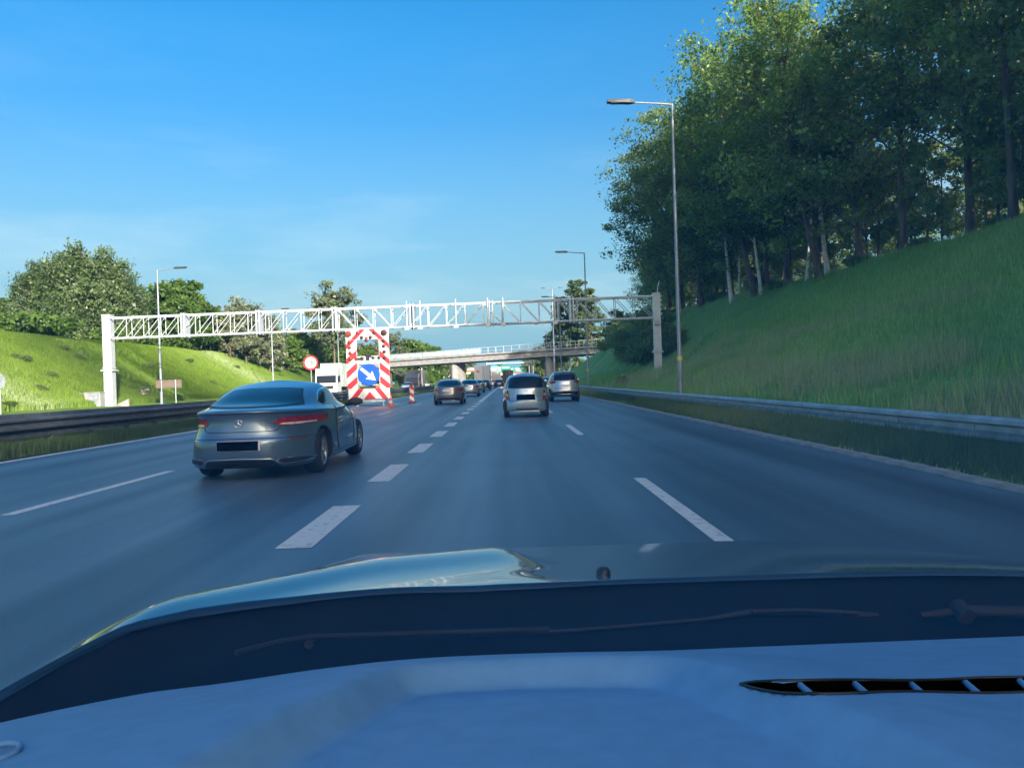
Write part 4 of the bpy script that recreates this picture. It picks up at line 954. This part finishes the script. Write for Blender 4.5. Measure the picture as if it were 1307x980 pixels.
C2.line('lower_lip', [(-.62, .22), (.62, .22)], 'rear', M['chrome'], .03, .01, 12)
C2.line('badge', [(-.035, .91), (0, .945), (.035, .91), (0, .88)], 'rear', M['chrome'], .012, .008, 14, closed=True)
# --- silver SUV right lane
SU = [(.26, .80, .40, 4.3, 5, 5), (.32, .88, .12, 4.5, 4, 4), (.42, .90, .03, 4.6, 3.4, 3), (.60, .91, .0, 4.64, 3.2, 3), (.70, .91, .03, 4.62, 3.2, 3), (.85, .905, .09, 4.55, 3.1, 2.8), (1.0, .895, .12, 4.35, 3.1, 2.8), (1.08, .88, .14, 3.9, 3.1, 2.8),
      (1.14, .86, .16, 3.5, 3, 2.8), (1.25, .81, .24, 3.2, 3, 2.8), (1.38, .755, .34, 2.95, 3, 2.8), (1.50, .70, .46, 2.7, 3, 2.8), (1.60, .64, .58, 2.5, 3, 2.8), (1.655, .55, .68, 2.3, 2.8, 2.8), (1.68, .4, .9, 2.0, 2.5, 2.5)]
pv = paint('pale silver paint', (.46, .54, .62), .3, .6)
C3 = Car('car', 'silver sport utility car with red tail lights in the right-hand lane', ((720.5 - 648) / 982 * 43.8, 43.2, 0), SU, pv, 60, .03, ((.9, .36), (3.6, .36)), .36, .23)
common(C3, [(-.64, 1.20), (0, 1.18), (.64, 1.20)], [(-.56, 1.52), (0, 1.56), (.56, 1.52)], [(.50, 1.10), (.62, 1.02), (.86, 1.02)], [(.52, 1.14), (.66, 1.19), (.865, 1.20)], (-.26, .26, .84, .95),
       [(.6, 1.22), (2.0, 1.17), (3.4, 1.15)], [(.75, 1.48), (1.4, 1.57), (2.3, 1.55), (3.45, 1.17)], (.96, 3.0, 1.2), pm_='white', gap=[[(-.72, .98), (-.62, .76), (0, .72), (.62, .76), (.72, .98)]])
C3.patch('lower_bumper', [(-.80, .36), (0, .34), (.80, .36)], [(-.78, .55), (0, .58), (.78, .55)], 'rear', M['blackp'], .008, 20, 5)
C3.line('bumper_trim', [(-.5, .42), (.5, .42)], 'rear', M['chrome'], .03, .014, 10)
C3.patch('rear_spoiler', [(-.56, 1.55), (0, 1.585), (.56, 1.55)], [(-.55, 1.60), (0, 1.63), (.55, 1.60)], 'rear', M['blackp'], .02, 14, 3)
MB().box((0, 1.2, 1.745), (.05, .2, .07)).build('antenna', M['blackp'], C3.t)
for s_ in (-1, 1): MB().tube([(s_ * .56, .85, 1.66), (s_ * .60, 1.2, 1.70), (s_ * .60, 2.3, 1.68)], .018, 6).build('roof_rail', M['silver'], C3.t)
# --- saloon shape for the left-hand queue
SS = [(.20, .78, .35, 4.4, 5, 5), (.26, .87, .12, 4.55, 4, 4), (.38, .90, .03, 4.65, 3.4, 3), (.56, .905, .0, 4.7, 3.2, 3), (.66, .905, .03, 4.66, 3.2, 3), (.80, .90, .07, 4.5, 3.2, 2.8), (.92, .88, .09, 4.1, 3.1, 2.8), (1.0, .855, .12, 3.7, 3.1, 2.8),
      (1.05, .82, .26, 3.45, 3, 2.8), (1.12, .775, .46, 3.25, 3, 2.8), (1.22, .72, .66, 3.0, 3.2, 2.8), (1.32, .665, .95, 2.7, 3.2, 2.8), (1.40, .59, 1.25, 2.4, 3.1, 2.8), (1.44, .48, 1.55, 2.15, 2.8, 2.8), (1.455, .34, 1.7, 2.0, 2.5, 2.5)]
def saloon(label, x, y, p, cat='car', dark=False):
    C = Car('car', label, (x, y, 0), SS, p, 56, .03, ((.95, .32), (3.65, .32)), .32, .21)
    common(C, [(-.66, 1.07), (0, 1.05), (.66, 1.07)], [(-.55, 1.36), (0, 1.39), (.55, 1.36)], [(.44, .82), (.60, .77), (.86, .80)], [(.46, .86), (.62, .90), (.868, .92)], (-.27, .27, .76, .87),
           [(.75, 1.08), (2.0, 1.04), (3.4, 1.0)], [(1.0, 1.27), (1.5, 1.36), (2.2, 1.38), (3.45, 1.02)], (.95, 3.0, 1.06), pm_='white', gap=[[(-.66, .98), (-.56, .68), (0, .66), (.56, .68), (.66, .98)]])
    C.line('lower_lip', [(-.55, .25), (.55, .25)], 'rear', M['chrome'], .03, .012, 12)
    C.patch('lower_bumper', [(-.7, .27), (.7, .27)], [(-.72, .38), (.72, .38)], 'rear', M['blackp'], .007, 14, 3)
    return C
pg = paint('graphite paint', (.16, .18, .20)); psl = paint('silver paint', (.40, .48, .57), .3, .6); pdk = paint('dark blue paint', (.03, .05, .09)); pw = paint('white paint', (.75, .76, .77), .35, 0)
saloon('grey liftback saloon in the middle lane beyond the warning trailer', (571.5 - 648) / 982 * 44.6, 44.2, pg)
saloon('silver saloon directly ahead of the grey liftback, half hidden by it', (599 - 648) / 982 * 67, 66, psl)
saloon('third car of the middle-lane queue, pale silver with only its right side showing', (608.5 - 648) / 982 * 86, 85, psl)
saloon('dark saloon far ahead in the middle-lane queue, behind the truck', (618.5 - 648) / 982 * 111, 110, pdk)
saloon('dark car in the right lane glimpsed between the hatchback and the sport utility car', 3.45, 62, pdk)
saloon('tiny dark car far ahead, left of the hatchback roof', (637 - 648) / 982 * 128, 128, pdk)
saloon('tiny white car far ahead under the bridge', (630 - 648) / 982 * 175, 175, pw)

# ------------------------------------------------------------------ trucks
def truck_rear(label, x, y, w, h, mleft, mright, logo=None, z0=1.0):
    t = empty('truck', (x, y, 0), label, 'truck')
    MB().box((0, 5.5, (z0 + h) / 2), (w - .06, 11, h - z0)).build('trailer_box', mleft, t)
    d1 = MB().box((-w / 4, -.04, (z0 + h) / 2), (w / 2 - .05, .05, h - z0 - .1)).build('door', mleft, t)
    MB().box((w / 4, -.04, (z0 + h) / 2), (w / 2 - .05, .05, h - z0 - .1)).build('door', mright, t)
    for q in (-.35, -.12, .12, .35): MB().tube([(q * w, -.09, z0 + .05), (q * w, -.09, h - .1)], .025, 6).build('lock_rod', M['steel'], t)
    MB().box((0, .0, .62), (w - .1, .12, .22)).build('bumper', M['blackp'], t)
    for s_ in (-1, 1): MB().box((s_ * (w / 2 - .3), -.08, .66), (.34, .05, .12)).build('tail_light', M['tail'], t)
    for s_ in (-1, 1):
        for yy in (1.6, 2.9, 4.2, 12.6): MB().tube([(s_ * (w / 2 - .32), yy, .5), (s_ * (w / 2 - .02), yy, .5)], .5, 18).build('wheel', M['black'], t)
    MB().box((0, 6, .85), (.9, 12, .25)).build('chassis', M['blackp'], t)
    m_ = MB(); m_.box((0, 12.6, 1.9), (w - .1, 2.0, 2.8)); m_.build('cab', mleft, t)
    if logo:
        MB().prism([(-.98, h - 1.05), (-.55, h - .75), (-.62, h - .95), (-.35, h - 1.15), (-.70, h - 1.2)], -.072, -.066).build('emblem', M['red'], t)
    return t
truck_rear('white box lorry with a red emblem on its left rear door, under the bridge', (615.5 - 648) / 982 * 134, 134, 2.75, 4.0, M['white'], mat('pale grey door', (.42, .48, .52), .4), True)
truck_rear('plain white box lorry ahead, right of the lorry with the red emblem', (633.5 - 648) / 982 * 205, 205, 2.5, 3.9, M['white'], M['white'])
truck_rear('dark-backed lorry just above the hatchback roof', (648.5 - 648) / 982 * 178, 178, 2.6, 3.7, M['blackp'], mat('dark grey door', (.06, .06, .07), .5))
# oncoming white lorry
def cab_front(name, label, x, y, z, body, w=2.5, h=3.3, cat='truck', box=True, boxm=None):
    t = empty(name, (x, y, z), label, cat)
    m_ = MB(); m_.prismx([(0, .45), (0, 1.6), (.12, 2.55), (.35, h), (2.1, h + .05), (2.1, .45)], -w / 2, w / 2); m_.build('cab', body, t)
    m_ = MB(); m_.add([(-w / 2 + .12, -.015, 1.65), (w / 2 - .12, -.015, 1.65), (w / 2 - .18, .1, 2.5), (-w / 2 + .18, .1, 2.5)], [(0, 1, 2, 3)]); 
    m_ = MB(); m_.prismx([(-.015, 1.62), (.09, 2.48), (.2, 2.48), (.1, 1.62)], -w / 2 + .14, w / 2 - .14); m_.build('windscreen', M['glass'], t)
    MB().box((0, -.02, 1.12), (w * .62, .06, .38)).build('grille', M['blackp'], t); MB().box((0, -.05, .55), (w, .14, .42)).build('bumper', body, t)
    for s_ in (-1, 1):
        MB().box((s_ * (w / 2 - .3), -.13, .62), (.4, .04, .18)).build('headlight', M['tailw'], t)
        MB().box((s_ * (w / 2 + .16), .12, 2.05), (.16, .12, .62)).build('mirror', M['blackp'], t)
        m_ = MB(); m_.tube([(s_ * (w / 2 - .02), .2, 2.3), (s_ * (w / 2 + .1), .14, 2.2)], .025, 5); m_.build('mirror_arm', M['blackp'], t)
        MB().prismx([(.45, 1.7), (.52, 2.45), (1.5, 2.45), (1.5, 1.7)], s_ * (w / 2 - .02), s_ * (w / 2 + .012)).build('side_window', M['glass'], t)
        for yy in ((1.2, 6.2, 10.5, 11.8) if box else (1.0, 4.0)): MB().tube([(s_ * (w / 2 - .32), yy, .5), (s_ * (w / 2 - .02), yy, .5)], .5, 18).build('wheel', M['black'], t)
    MB().box((0, 1.2, 1.58), (w + .02, .01, .03)).build('seam', M['blackp'], t)
    if box:
        MB().box((0, 8.6, 2.55), (w, 12, 2.75)).build('trailer_box', boxm, t)
        for k_ in range(9): MB().box((w / 2 + .012, 3.4 + k_ * 1.3, 2.55), (.02, .04, 2.7)).build('curtain_rib', M['steel'], t)
        MB().box((0, 8, .95), (.9, 12, .25)).build('chassis', M['blackp'], t); MB().box((w / 2 - .1, 8.5, .75), (.06, 4, .5)).build('side_guard', M['steel'], t)
    return t
cab_front('truck', 'white lorry coming the other way behind the speed limit sign', (417 - 648) / 982 * 88, 88, 0, M['white'], boxm=mat('pale green grey curtain', (.52, .60, .55), .6, 0, .08, 1))
cab_front('truck', 'dark blue lorry coming the other way, right of the warning trailer', (526 - 648) / 982 * 150, 150, 0, pdk, w=2.5, h=3.2, boxm=M['blackp'])
def oncoming(label, x, y, p):
    C = Car('car', label, (x, y, 0), SS, p, 40, .03, ((.95, .32), (3.65, .32)), .32, .21, rz=math.pi)
    C.patch('windscreen', [(-.66, 1.07), (.66, 1.07)], [(-.55, 1.36), (.55, 1.36)], 'front', M['glass'], .01, 14, 5)
    for s_ in (1, -1): C.patch('headlight', [(s_ * .45, .62), (s_ * .82, .66)], [(s_ * .5, .72), (s_ * .84, .78)], 'front', M['tailw'], .012, 8, 4)
    for sd in ('right', 'left'): C.patch('side_window', [(.75, 1.08), (2.0, 1.04), (3.4, 1.0)], [(1.0, 1.27), (1.5, 1.36), (2.2, 1.38), (3.45, 1.02)], sd, M['glass'], .008, 20, 5)
oncoming('white car coming the other way, low behind the median barrier beside the striped beacon', (517 - 648) / 982 * 122, 127, pw)
oncoming('white car coming the other way near the bridge pier', (541 - 648) / 982 * 170, 175, pw)

# ------------------------------------------------------------------ beyond the bridge
M['green'] = mat('green sign sheet', (.0, .22, .16), .4, 0, .05, 2); M['cyan'] = mat('light blue sign sheet', (.10, .42, .62), .4, 0, .05, 2)
M['bandred'] = mat('red cladding', (.40, .06, .05), .6, 0, .1, 2); M['clad'] = mat('white cladding', (.72, .72, .70), .6, 0, .06, 1)
s = empty('overhead_sign', (0, 238, 0), 'overhead direction signs in blue and green beyond the bridge', 'overhead sign')
for px in (622, 679): MB().tube([(gx(px, 238), 0, -.2), (gx(px, 238), 0, 7.2)], .18, 8).build('post', M['steel'], s)
MB().box((gx(650, 238), .2, 6.6), (gx(679, 238) - gx(622, 238), .25, .3)).build('beam', M['steel'], s)
for (a, b, t_, u, m_) in ((627, 636, 467, 475, 'cyan'), (639, 652, 466, 476, 'green'), (655, 671, 467.5, 475.5, 'green')):
    P0, P1 = at(a, u, 237.5), at(b, t_, 237.5)
    f = MB(); f.box(((P0.x + P1.x) / 2, -.1, (P0.z + P1.z) / 2), (P1.x - P0.x, .08, P1.z - P0.z)); o = f.build('sign_panel', M[m_], s)
    MB().box(((P0.x + P1.x) / 2, -.15, P1.z - .65), ((P1.x - P0.x) * .7, .02, .28)).build('lettering', M['white'], o)
    MB().box(((P0.x + P1.x) / 2 - .2, -.15, P0.z + .6), ((P1.x - P0.x) * .45, .02, .25)).build('lettering', M['white'], o)
def building(label, p0, p1, ztop, d, bands, wins=True):
    x0, x1 = gx(p0, d), gx(p1, d); t = empty('building', ((x0 + x1) / 2, d, -.5), label, 'building'); w = x1 - x0
    MB().box((0, 8, ztop / 2), (w, 16, ztop)).build('wall', M['clad'], t); MB().box((0, 8, ztop + .15), (w + .5, 16.5, .3)).build('roof', M['steel'], t)
    for z in bands: MB().box((0, -.06, z), (w + .1, .1, .9)).build('red_band', M['bandred'], t)
    n_ = max(2, int(w / 5))
    for i in range(n_): o = MB().box((-w / 2 + (i + .5) * w / n_, -.05, ztop * .42), (w / n_ * .6, .08, 1.4)).build('window', M['glass'], t)
building('long white building with red bands seen below the left span of the bridge', 545, 608, 8.5, 395, (5.2, 7.0))
building('low white building with a red band right of the overhead signs', 652, 684, 7.6, 402, (5.4,))
building('white hall far behind the striped beacon, left of the bridge pier', 512, 560, 6.0, 430, (3.8,))
building('white flat-roofed hall between the lorries, far down the road', 612, 650, 9.0, 420, (6.5,))
for (px, d, lb) in ((539, 152, 'thin white pole left of the bridge pier'), (535.5, 160, 'thinner white pole beside the one left of the bridge pier')):
    MBt = MB().tube([(0, 0, -.2), (0, 0, 4.2)], .12, 8); tag(MBt.build('pole', M['white'], None, (gx(px, d), d, 0)), lb, 'pole')
for (px, d, lb) in ((676, 225, 'left pale post of the pair beside the right bridge pier'), (681, 225, 'right pale post of the pair beside the right bridge pier')):
    tag(MB().tube([(0, 0, -.2), (0, 0, 5.4)], .16, 8).build('post', M['kerbm'], None, (gx(px, d), d, 0)), lb, 'post')
FG = 'distant trees at the end of the road'
for k_, (px, d, s_) in enumerate(((690, 262, .8), (684, 275, .7), (676, 290, .7), (705, 290, .9), (722, 330, 1.0), (740, 350, 1.0), (600, 440, .9), (570, 440, .9), (540, 445, 1.0), (515, 440, 1.0), (640, 480, .8), (665, 480, .8), (690, 480, 1.0), (495, 430, .9))):
    x = gx(px, d); o = place(lime if k_ % 2 else gry, 0, x, d, s_, 'distant green tree beyond the bridge', group=FG); o.location.z = max(-.3, min(o.location.z, 3)); 

# ------------------------------------------------------------------ the car we sit in
own = empty('car', (.37, 1.0, 0), 'dark car we look out of: its blue-lit dashboard, wipers and glossy bonnet', 'car')
OX, OY = .37, 1.0
def own_build(mb, name, m, parent=None):
    mb.v = [(a - OX, b - OY, c) for a, b, c in mb.v]; return mb.build(name, m, parent or own)
bd_ = np.array([.55, .68, .89, 1.0, 1.13, 1.2, 1.38, 1.55, 1.8, 2.1, 2.4]); bz_ = np.array([1.085, 1.07, 1.035, 1.016, .997, .988, .979, .960, .905, .80, .62])
bd_ = np.array([.50, .68, .89, 1.0, 1.13, 1.2, 1.28, 1.36, 1.44, 1.50, 1.56, 1.64, 1.75, 1.9, 2.1, 2.5]); bz_ = np.array([1.09, 1.07, 1.035, 1.016, .995, .985, .976, .972, .974, .976, .972, .957, .925, .87, .79, .60])
bd_ = np.array([-.60, -.28, -.18, -.10, -.04, .0, .04, .10, .22, .40, .60, 1.0, 1.5]); bz_ = np.array([.02, .007, -.002, -.005, -.0015, .0, -.004, -.018, -.055, -.12, -.20, -.42, -.7])
def sm(xs, ys, w=6.0):
    q = np.linspace(xs[0], xs[-1], 401); b = np.exp(-.5 * (np.arange(-18, 19) / w) ** 2); b /= b.sum()
    return q, np.convolve(np.pad(np.interp(q, xs, ys), 18, mode='edge'), b, mode='valid')
cq, cvv = sm([-.62, -.5, -.46, -.34, -.23, -.05, .1, .3], [.74, .88, .95, 1.12, 1.30, 1.48, 1.50, 1.50], 9)
eq_, ev_ = sm([-.62, -.46, -.34, -.23, -.05, .3], [1.06, 1.040, 1.026, 1.008, .978, .972], 9)
bq = np.linspace(-.6, 1.5, 401); bk = np.exp(-.5 * (np.arange(-18, 19) / 7.0) ** 2); bk /= bk.sum()
bv = np.convolve(np.pad(np.interp(bq, bd_, bz_), 18, mode='edge'), bk, mode='valid')
def ss(t): t = min(1, max(0, t)); return t * t * (3 - 2 * t)
def zbon(x, d):
    flat = .984 - .168 * (d - 1.2) - .05 * max(0, (x - .55) / .7) ** 2 - (1.6 * max(0, d - 2.30) ** 1.5)
    ridge = float(np.interp(x, eq_, ev_)) + float(np.interp(d - float(np.interp(x, cq, cvv)), bq, bv)) + .002
    k = 1 - ss((x + .045 - .04 * ss((1.35 - d) / .2)) / .15)
    z = flat + (ridge - flat) * k if d < 1.75 else flat + max(0, ridge - flat) * k
    xr = interp(d, [.7, .89, 1.1, 1.3, 1.5, 1.62, 1.75], [-.54, -.49, -.36, -.24, -.16, -.12, -.08])
    z -= .004 * (1 - ss((x - xr) / .3)) * k
    if x < -.44: z -= 2.2 * (-.44 - x) ** 1.6
    return z
dr = lambda x: interp(x, [-.60, -.50, -.45, -.40, -.354, -.27, -.17, -.03, .18, .50, .77, 1.07, 1.25], [.56, .74, .88, .955, 1.0, 1.07, 1.13, 1.18, 1.2, 1.195, 1.17, 1.08, .95])
mb = MB(); nx, ny = 150, 90; vs = []
for j in range(ny):
    for i in range(nx):
        x = -.60 + 1.85 * i / (nx - 1); d0 = dr(x) - .012; d = d0 + (2.45 - d0) * (j / (ny - 1)) ** 1.15
        z = zbon(x, d)
        if j == 0: z -= .007; d += .002
        vs.append((x, d, z))
mb.add(vs, [(j * nx + i, j * nx + i + 1, (j + 1) * nx + i + 1, (j + 1) * nx + i) for j in range(ny - 1) for i in range(nx - 1)], 0, True)
M['bonnet'] = mat('deep blue grey car paint', (.020, .028, .040), .30, .35, .03, 3, coat=1.0)
own_build(mb, 'bonnet', M['bonnet'])
de = lambda x: interp(x, [-.62, -.50, -.40, -.328, -.205, 0, .25, .62, 1.0, 1.3], [.30, .48, .60, .715, .815, .885, .905, .92, .88, .70])
zf = np.polyfit([.24, .4, .5, .6, .72, .82, .885, .95], [1.05, 1.066, 1.063, 1.050, 1.022, .998, .985, .972], 4)
zd0 = lambda d: float(np.polyval(zf, d))
arch = [(-.42, .0), (-.30, .22), (-.215, .42), (-.165, .56), (-.146, .604), (-.126, .69), (-.108, .718), (-.066, .738), (.0, .742), (.07, .738), (.112, .728), (.150, .708), (.172, .65), (.186, .60), (.235, .46), (.32, .24), (.44, .0)]
def smooth(P, n=3):
    for _ in range(n):
        Q = [P[0]]
        for a, b in zip(P, P[1:]): Q += [(a[0] * .75 + b[0] * .25, a[1] * .75 + b[1] * .25), (a[0] * .25 + b[0] * .75, a[1] * .25 + b[1] * .75)]
        P = Q + [P[-1]]
    return P
arch = smooth(arch)
AR = np.array(arch); A0, AV = AR[:-1], AR[1:] - AR[:-1]; AL = (AV ** 2).sum(1)
def arch_dist(x, d):
    P = np.array((x, d)) - A0; t = np.clip((P * AV).sum(1) / AL, 0, 1); Q = P - AV * t[:, None]; D = (Q * Q).sum(1); i = int(D.argmin())
    return math.sqrt(D[i]) * (1 if AV[i, 0] * P[i, 1] - AV[i, 1] * P[i, 0] > 0 else -1)          # positive outside the arch
def zdash(x, d):
    z = zd0(d); q = arch_dist(x, d)
    z += .026 * ss((q + .036) / .036) - .014 * ss((q - .01) / .16)
    e = de(x) - d
    if e < .03: z -= .012 * (1 - e / .03) ** 2
    z -= .011
    return z
def hit(px, py, f=zdash):
    v = at(px, py, 1.0) - Vector((0, 0, CAM_Z)); d = .28
    while d < 2.4 and CAM_Z + v.z * d > f(v.x * d, d): d += .002
    lo, hi = d - .002, d
    for _ in range(12):
        d = (lo + hi) / 2
        if CAM_Z + v.z * d > f(v.x * d, d): lo = d
        else: hi = d
    return v.x * d, d
mb = MB(); nx, ny = 400, 170; vs = []
for j in range(ny):
    for i in range(nx):
        x = -.62 + 1.9 * i / (nx - 1); d = .24 + (de(x) - .24) * j / (ny - 1); vs.append((x, d, zdash(x, d)))
fs = [(j * nx + i, j * nx + i + 1, (j + 1) * nx + i + 1, (j + 1) * nx + i) for j in range(ny - 1) for i in range(nx - 1)]
b0_ = len(vs); rim = [i for i in range(nx)] + [j * nx + nx - 1 for j in range(1, ny)] + [(ny - 1) * nx + i for i in range(nx - 2, -1, -1)] + [j * nx for j in range(ny - 2, 0, -1)]
vs += [(vs[i][0], vs[i][1], .80) for i in rim]; nr_ = len(rim)
fs += [(rim[k_], b0_ + k_, b0_ + (k_ + 1) % nr_, rim[(k_ + 1) % nr_]) for k_ in range(nr_)]; fs.append(tuple(range(b0_, b0_ + nr_)))
mb.add(vs, fs, 0, True)
M['dash'] = mat('grained dashboard plastic', (.14, .32, .53), .62, 0, .05, 40, .05, 900, spec=.35)  # plastic tinted blue; the cool daylight is part of this colour
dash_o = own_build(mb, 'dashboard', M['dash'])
top = [hit(px, py) for px, py in ((945, 873), (1000, 871.5), (1100, 868.5), (1200, 866), (1320, 863.5), (1500, 861))]
bot = [hit(px, py) for px, py in ((1500, 880), (1320, 881.5), (1200, 883), (1100, 885.5), (1040, 887), (1005, 886), (975, 881.5), (955, 876.5))]
poly = [(a - OX, b - OY) for a, b in top + bot]
cb = MB(); n_ = len(poly); cb.add([(a, b, .90) for a, b in poly] + [(a, b, 1.2) for a, b in poly], [tuple(range(n_))[::-1], tuple(range(n_, 2 * n_))] + [(i, (i + 1) % n_, (i + 1) % n_ + n_, i + n_) for i in range(n_)])
co = cb.build('vent_cutter', [M['plate']], own)  # near-black lining: the shade inside the vent is painted
dash_o.data.materials.append(M['plate'])
md = dash_o.modifiers.new('vent', 'BOOLEAN'); md.operation = 'DIFFERENCE'; md.object = co; md.solver = 'EXACT'; md.material_mode = 'TRANSFER'
bpy.context.view_layer.update(); dg = bpy.context.evaluated_depsgraph_get(); me = bpy.data.meshes.new_from_object(dash_o.evaluated_get(dg)); dash_o.modifiers.clear(); dash_o.data = me; me.name = 'dashboard'
bpy.data.objects.remove(co)
rp = smooth([tuple(q) for q in top + bot + top[:1]], 2); mb = MB(); mb.tube([(a, b, zdash(a, b) + .0004) for a, b in rp], .0013, 6, cap=False); mb.v = [(q[0] - OX, q[1] - OY, q[2]) for q in mb.v]; mb.build('vent_rim', M['blackp'], dash_o)
for k_ in range(7):
    px = 1030 + 70 * k_; a = hit(px - 8, 872 - (px - 945) * .022); b = hit(px + 12, 886 - max(0, px - 1040) * .015)
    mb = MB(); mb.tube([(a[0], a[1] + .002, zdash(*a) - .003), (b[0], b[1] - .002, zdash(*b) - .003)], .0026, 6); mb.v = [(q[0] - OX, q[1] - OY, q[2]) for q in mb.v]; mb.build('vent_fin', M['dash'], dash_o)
rx, rd = hit(-3, 963); zc = zdash(rx, rd)
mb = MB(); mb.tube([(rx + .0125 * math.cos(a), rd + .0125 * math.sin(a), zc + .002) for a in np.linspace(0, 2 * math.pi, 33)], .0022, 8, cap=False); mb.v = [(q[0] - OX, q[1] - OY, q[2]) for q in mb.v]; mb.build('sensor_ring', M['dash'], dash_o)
# scuttle between bonnet and glass
mb = MB(); vs = []; nx = 60
for i in range(nx):
    x = -.60 + 1.85 * i / (nx - 1); a, b = dr(x), de(x)
    vs += [(x, a + .01, zbon(x, a) - .010), (x, a - .02, zbon(x, a) - .030), (x, (a + b) / 2, min(zbon(x, a) - .06, .945 + .1 * max(0, -x))), (x, b + .012, zd0(b) - .050), (x, b - .03, zd0(b) - .06)]
mb.add(vs, [(i * 5 + j, (i + 1) * 5 + j, (i + 1) * 5 + j + 1, i * 5 + j + 1) for i in range(nx - 1) for j in range(4)], 0, True)
own_build(mb, 'scuttle_panel', mat('matt black scuttle', (.006, .007, .008), .9, 0, .2, 20, spec=.15))
# wipers
M['wiper'] = mat('matt black wiper', (.020, .023, .027), .75, 0, .1, 20, spec=.25)
def ray(px, py, d): return tuple(at(px, py, d))
for pts, r_ in (([(1120, 786, 1.12), (1060, 781, 1.12), (955, 781, 1.12), (900, 790, 1.11), (720, 805, 1.08), (600, 810, 1.05)], .004), ([(1420, 779, 1.06), (1307, 781, 1.06), (1235, 779, 1.07), (1175, 785, 1.08)], .0065)):
    mb = MB(); mb.tube([ray(*p) for p in pts], [r_ * 1.3] * 3 + [r_ * .7] * (len(pts) - 3), 8); own_build(mb, 'wiper_arm', M['wiper'])
for pts in ([(300, 833, .86), (360, 818, .91), (400, 812, .95), (560, 807, 1.02), (700, 802, 1.07)], [(960, 780, 1.11), (1020, 778, 1.11), (1095, 782, 1.11)]):
    mb = MB(); mb.tube([ray(*p) for p in pts], .0035, 6); own_build(mb, 'wiper_blade', M['wiper'])
mb = MB(); c_ = Vector(ray(396, 819, .95)); mb.tube([tuple(c_ - Vector((0, .008, 0))), tuple(c_ + Vector((0, .008, 0)))], .006, 12); own_build(mb, 'wiper_cap', M['wiper'])
mb = MB(); c_ = Vector(ray(1228, 780, 1.065)); mb.tube([tuple(c_ - Vector((0, .012, .004))), tuple(c_ + Vector((0, .012, .004)))], .012, 14); own_build(mb, 'wiper_cap', M['wiper'])
# washer nozzles standing on the bonnet
for px, py in ((770, 733), (1275, 702)):
    x, d = hit(px, py, zbon); z = zbon(x, d); mb = MB()
    for a, r_ in zip(((0, .010), (.004, .011), (.010, .0095), (.014, .005)), (1, 1, 1, 1)): pass
    P = [(0, .012), (.006, .0125), (.012, .010), (.0155, .005)]; vs = [(x + r_ * math.cos(q), d + r_ * 1.2 * math.sin(q), z - .002 + h_) for h_, r_ in P for q in np.linspace(0, 2 * math.pi, 16, endpoint=False)]
    mb.add(vs, [(j * 16 + i, j * 16 + (i + 1) % 16, (j + 1) * 16 + (i + 1) % 16, (j + 1) * 16 + i) for j in range(3) for i in range(16)] + [tuple(range(48, 64))], 0, True); own_build(mb, 'washer_nozzle', M['blackp'])
# windscreen: a thin curved pane whose blue volume stands in for the reflected veil of light
wm = bpy.data.materials.new('blue veil windscreen glass'); wm.use_nodes = True; t_ = wm.node_tree; t_.nodes.clear()
o_ = t_.nodes.new('ShaderNodeOutputMaterial'); pvn = t_.nodes.new('ShaderNodeVolumePrincipled')
pvn.inputs['Color'].default_value = (.02, .38, 1.0, 1); pvn.inputs['Density'].default_value = 13.5; pvn.inputs['Absorption Color'].default_value = (1, 1, 1, 1); pvn.inputs['Anisotropy'].default_value = 0
t_.links.new(pvn.outputs[0], o_.inputs['Volume'])
def wsp(x, f):        # f = 0 at the base, 1 at the top
    c = .32 * ((x - .37) / .85) ** 2
    f = -.10 + 1.1 * f; return Vector((x, 1.0 - c - f * 1.05, .955 + f * .72 + .03 * math.sin(f * math.pi)))
mb = MB(); nx, ny = 30, 14
for off in (0, 1):
    vs = []
    for j in range(ny):
        for i in range(nx):
            x = -.46 + 1.66 * i / (nx - 1); p = wsp(x, j / (ny - 1)); vs.append(tuple(p + Vector((0, .0029, .0041)) * off))
    mb.add(vs, [(j * nx + i, j * nx + i + 1, (j + 1) * nx + i + 1, (j + 1) * nx + i) for j in range(ny - 1) for i in range(nx - 1)], 0, True)
n0 = nx * ny; rim = [i for i in range(nx)] + [j * nx + nx - 1 for j in range(1, ny)] + [(ny - 1) * nx + i for i in range(nx - 2, -1, -1)] + [j * nx for j in range(ny - 2, 0, -1)]
b_ = 0; mb.f += [(rim[k_], rim[(k_ + 1) % len(rim)], rim[(k_ + 1) % len(rim)] + n0, rim[k_] + n0) for k_ in range(len(rim))]; mb.m += [0] * len(rim); mb.sm += [False] * len(rim)
own_build(mb, 'windscreen', wm)
# parked prototypes that were never used would hang below the ground: remove them
for o in [o for o in COL.objects if o.parent is None and o.type == 'EMPTY' and o.location.z < -50]:
    for c in list(o.children): bpy.data.objects.remove(c)
    bpy.data.objects.remove(o)
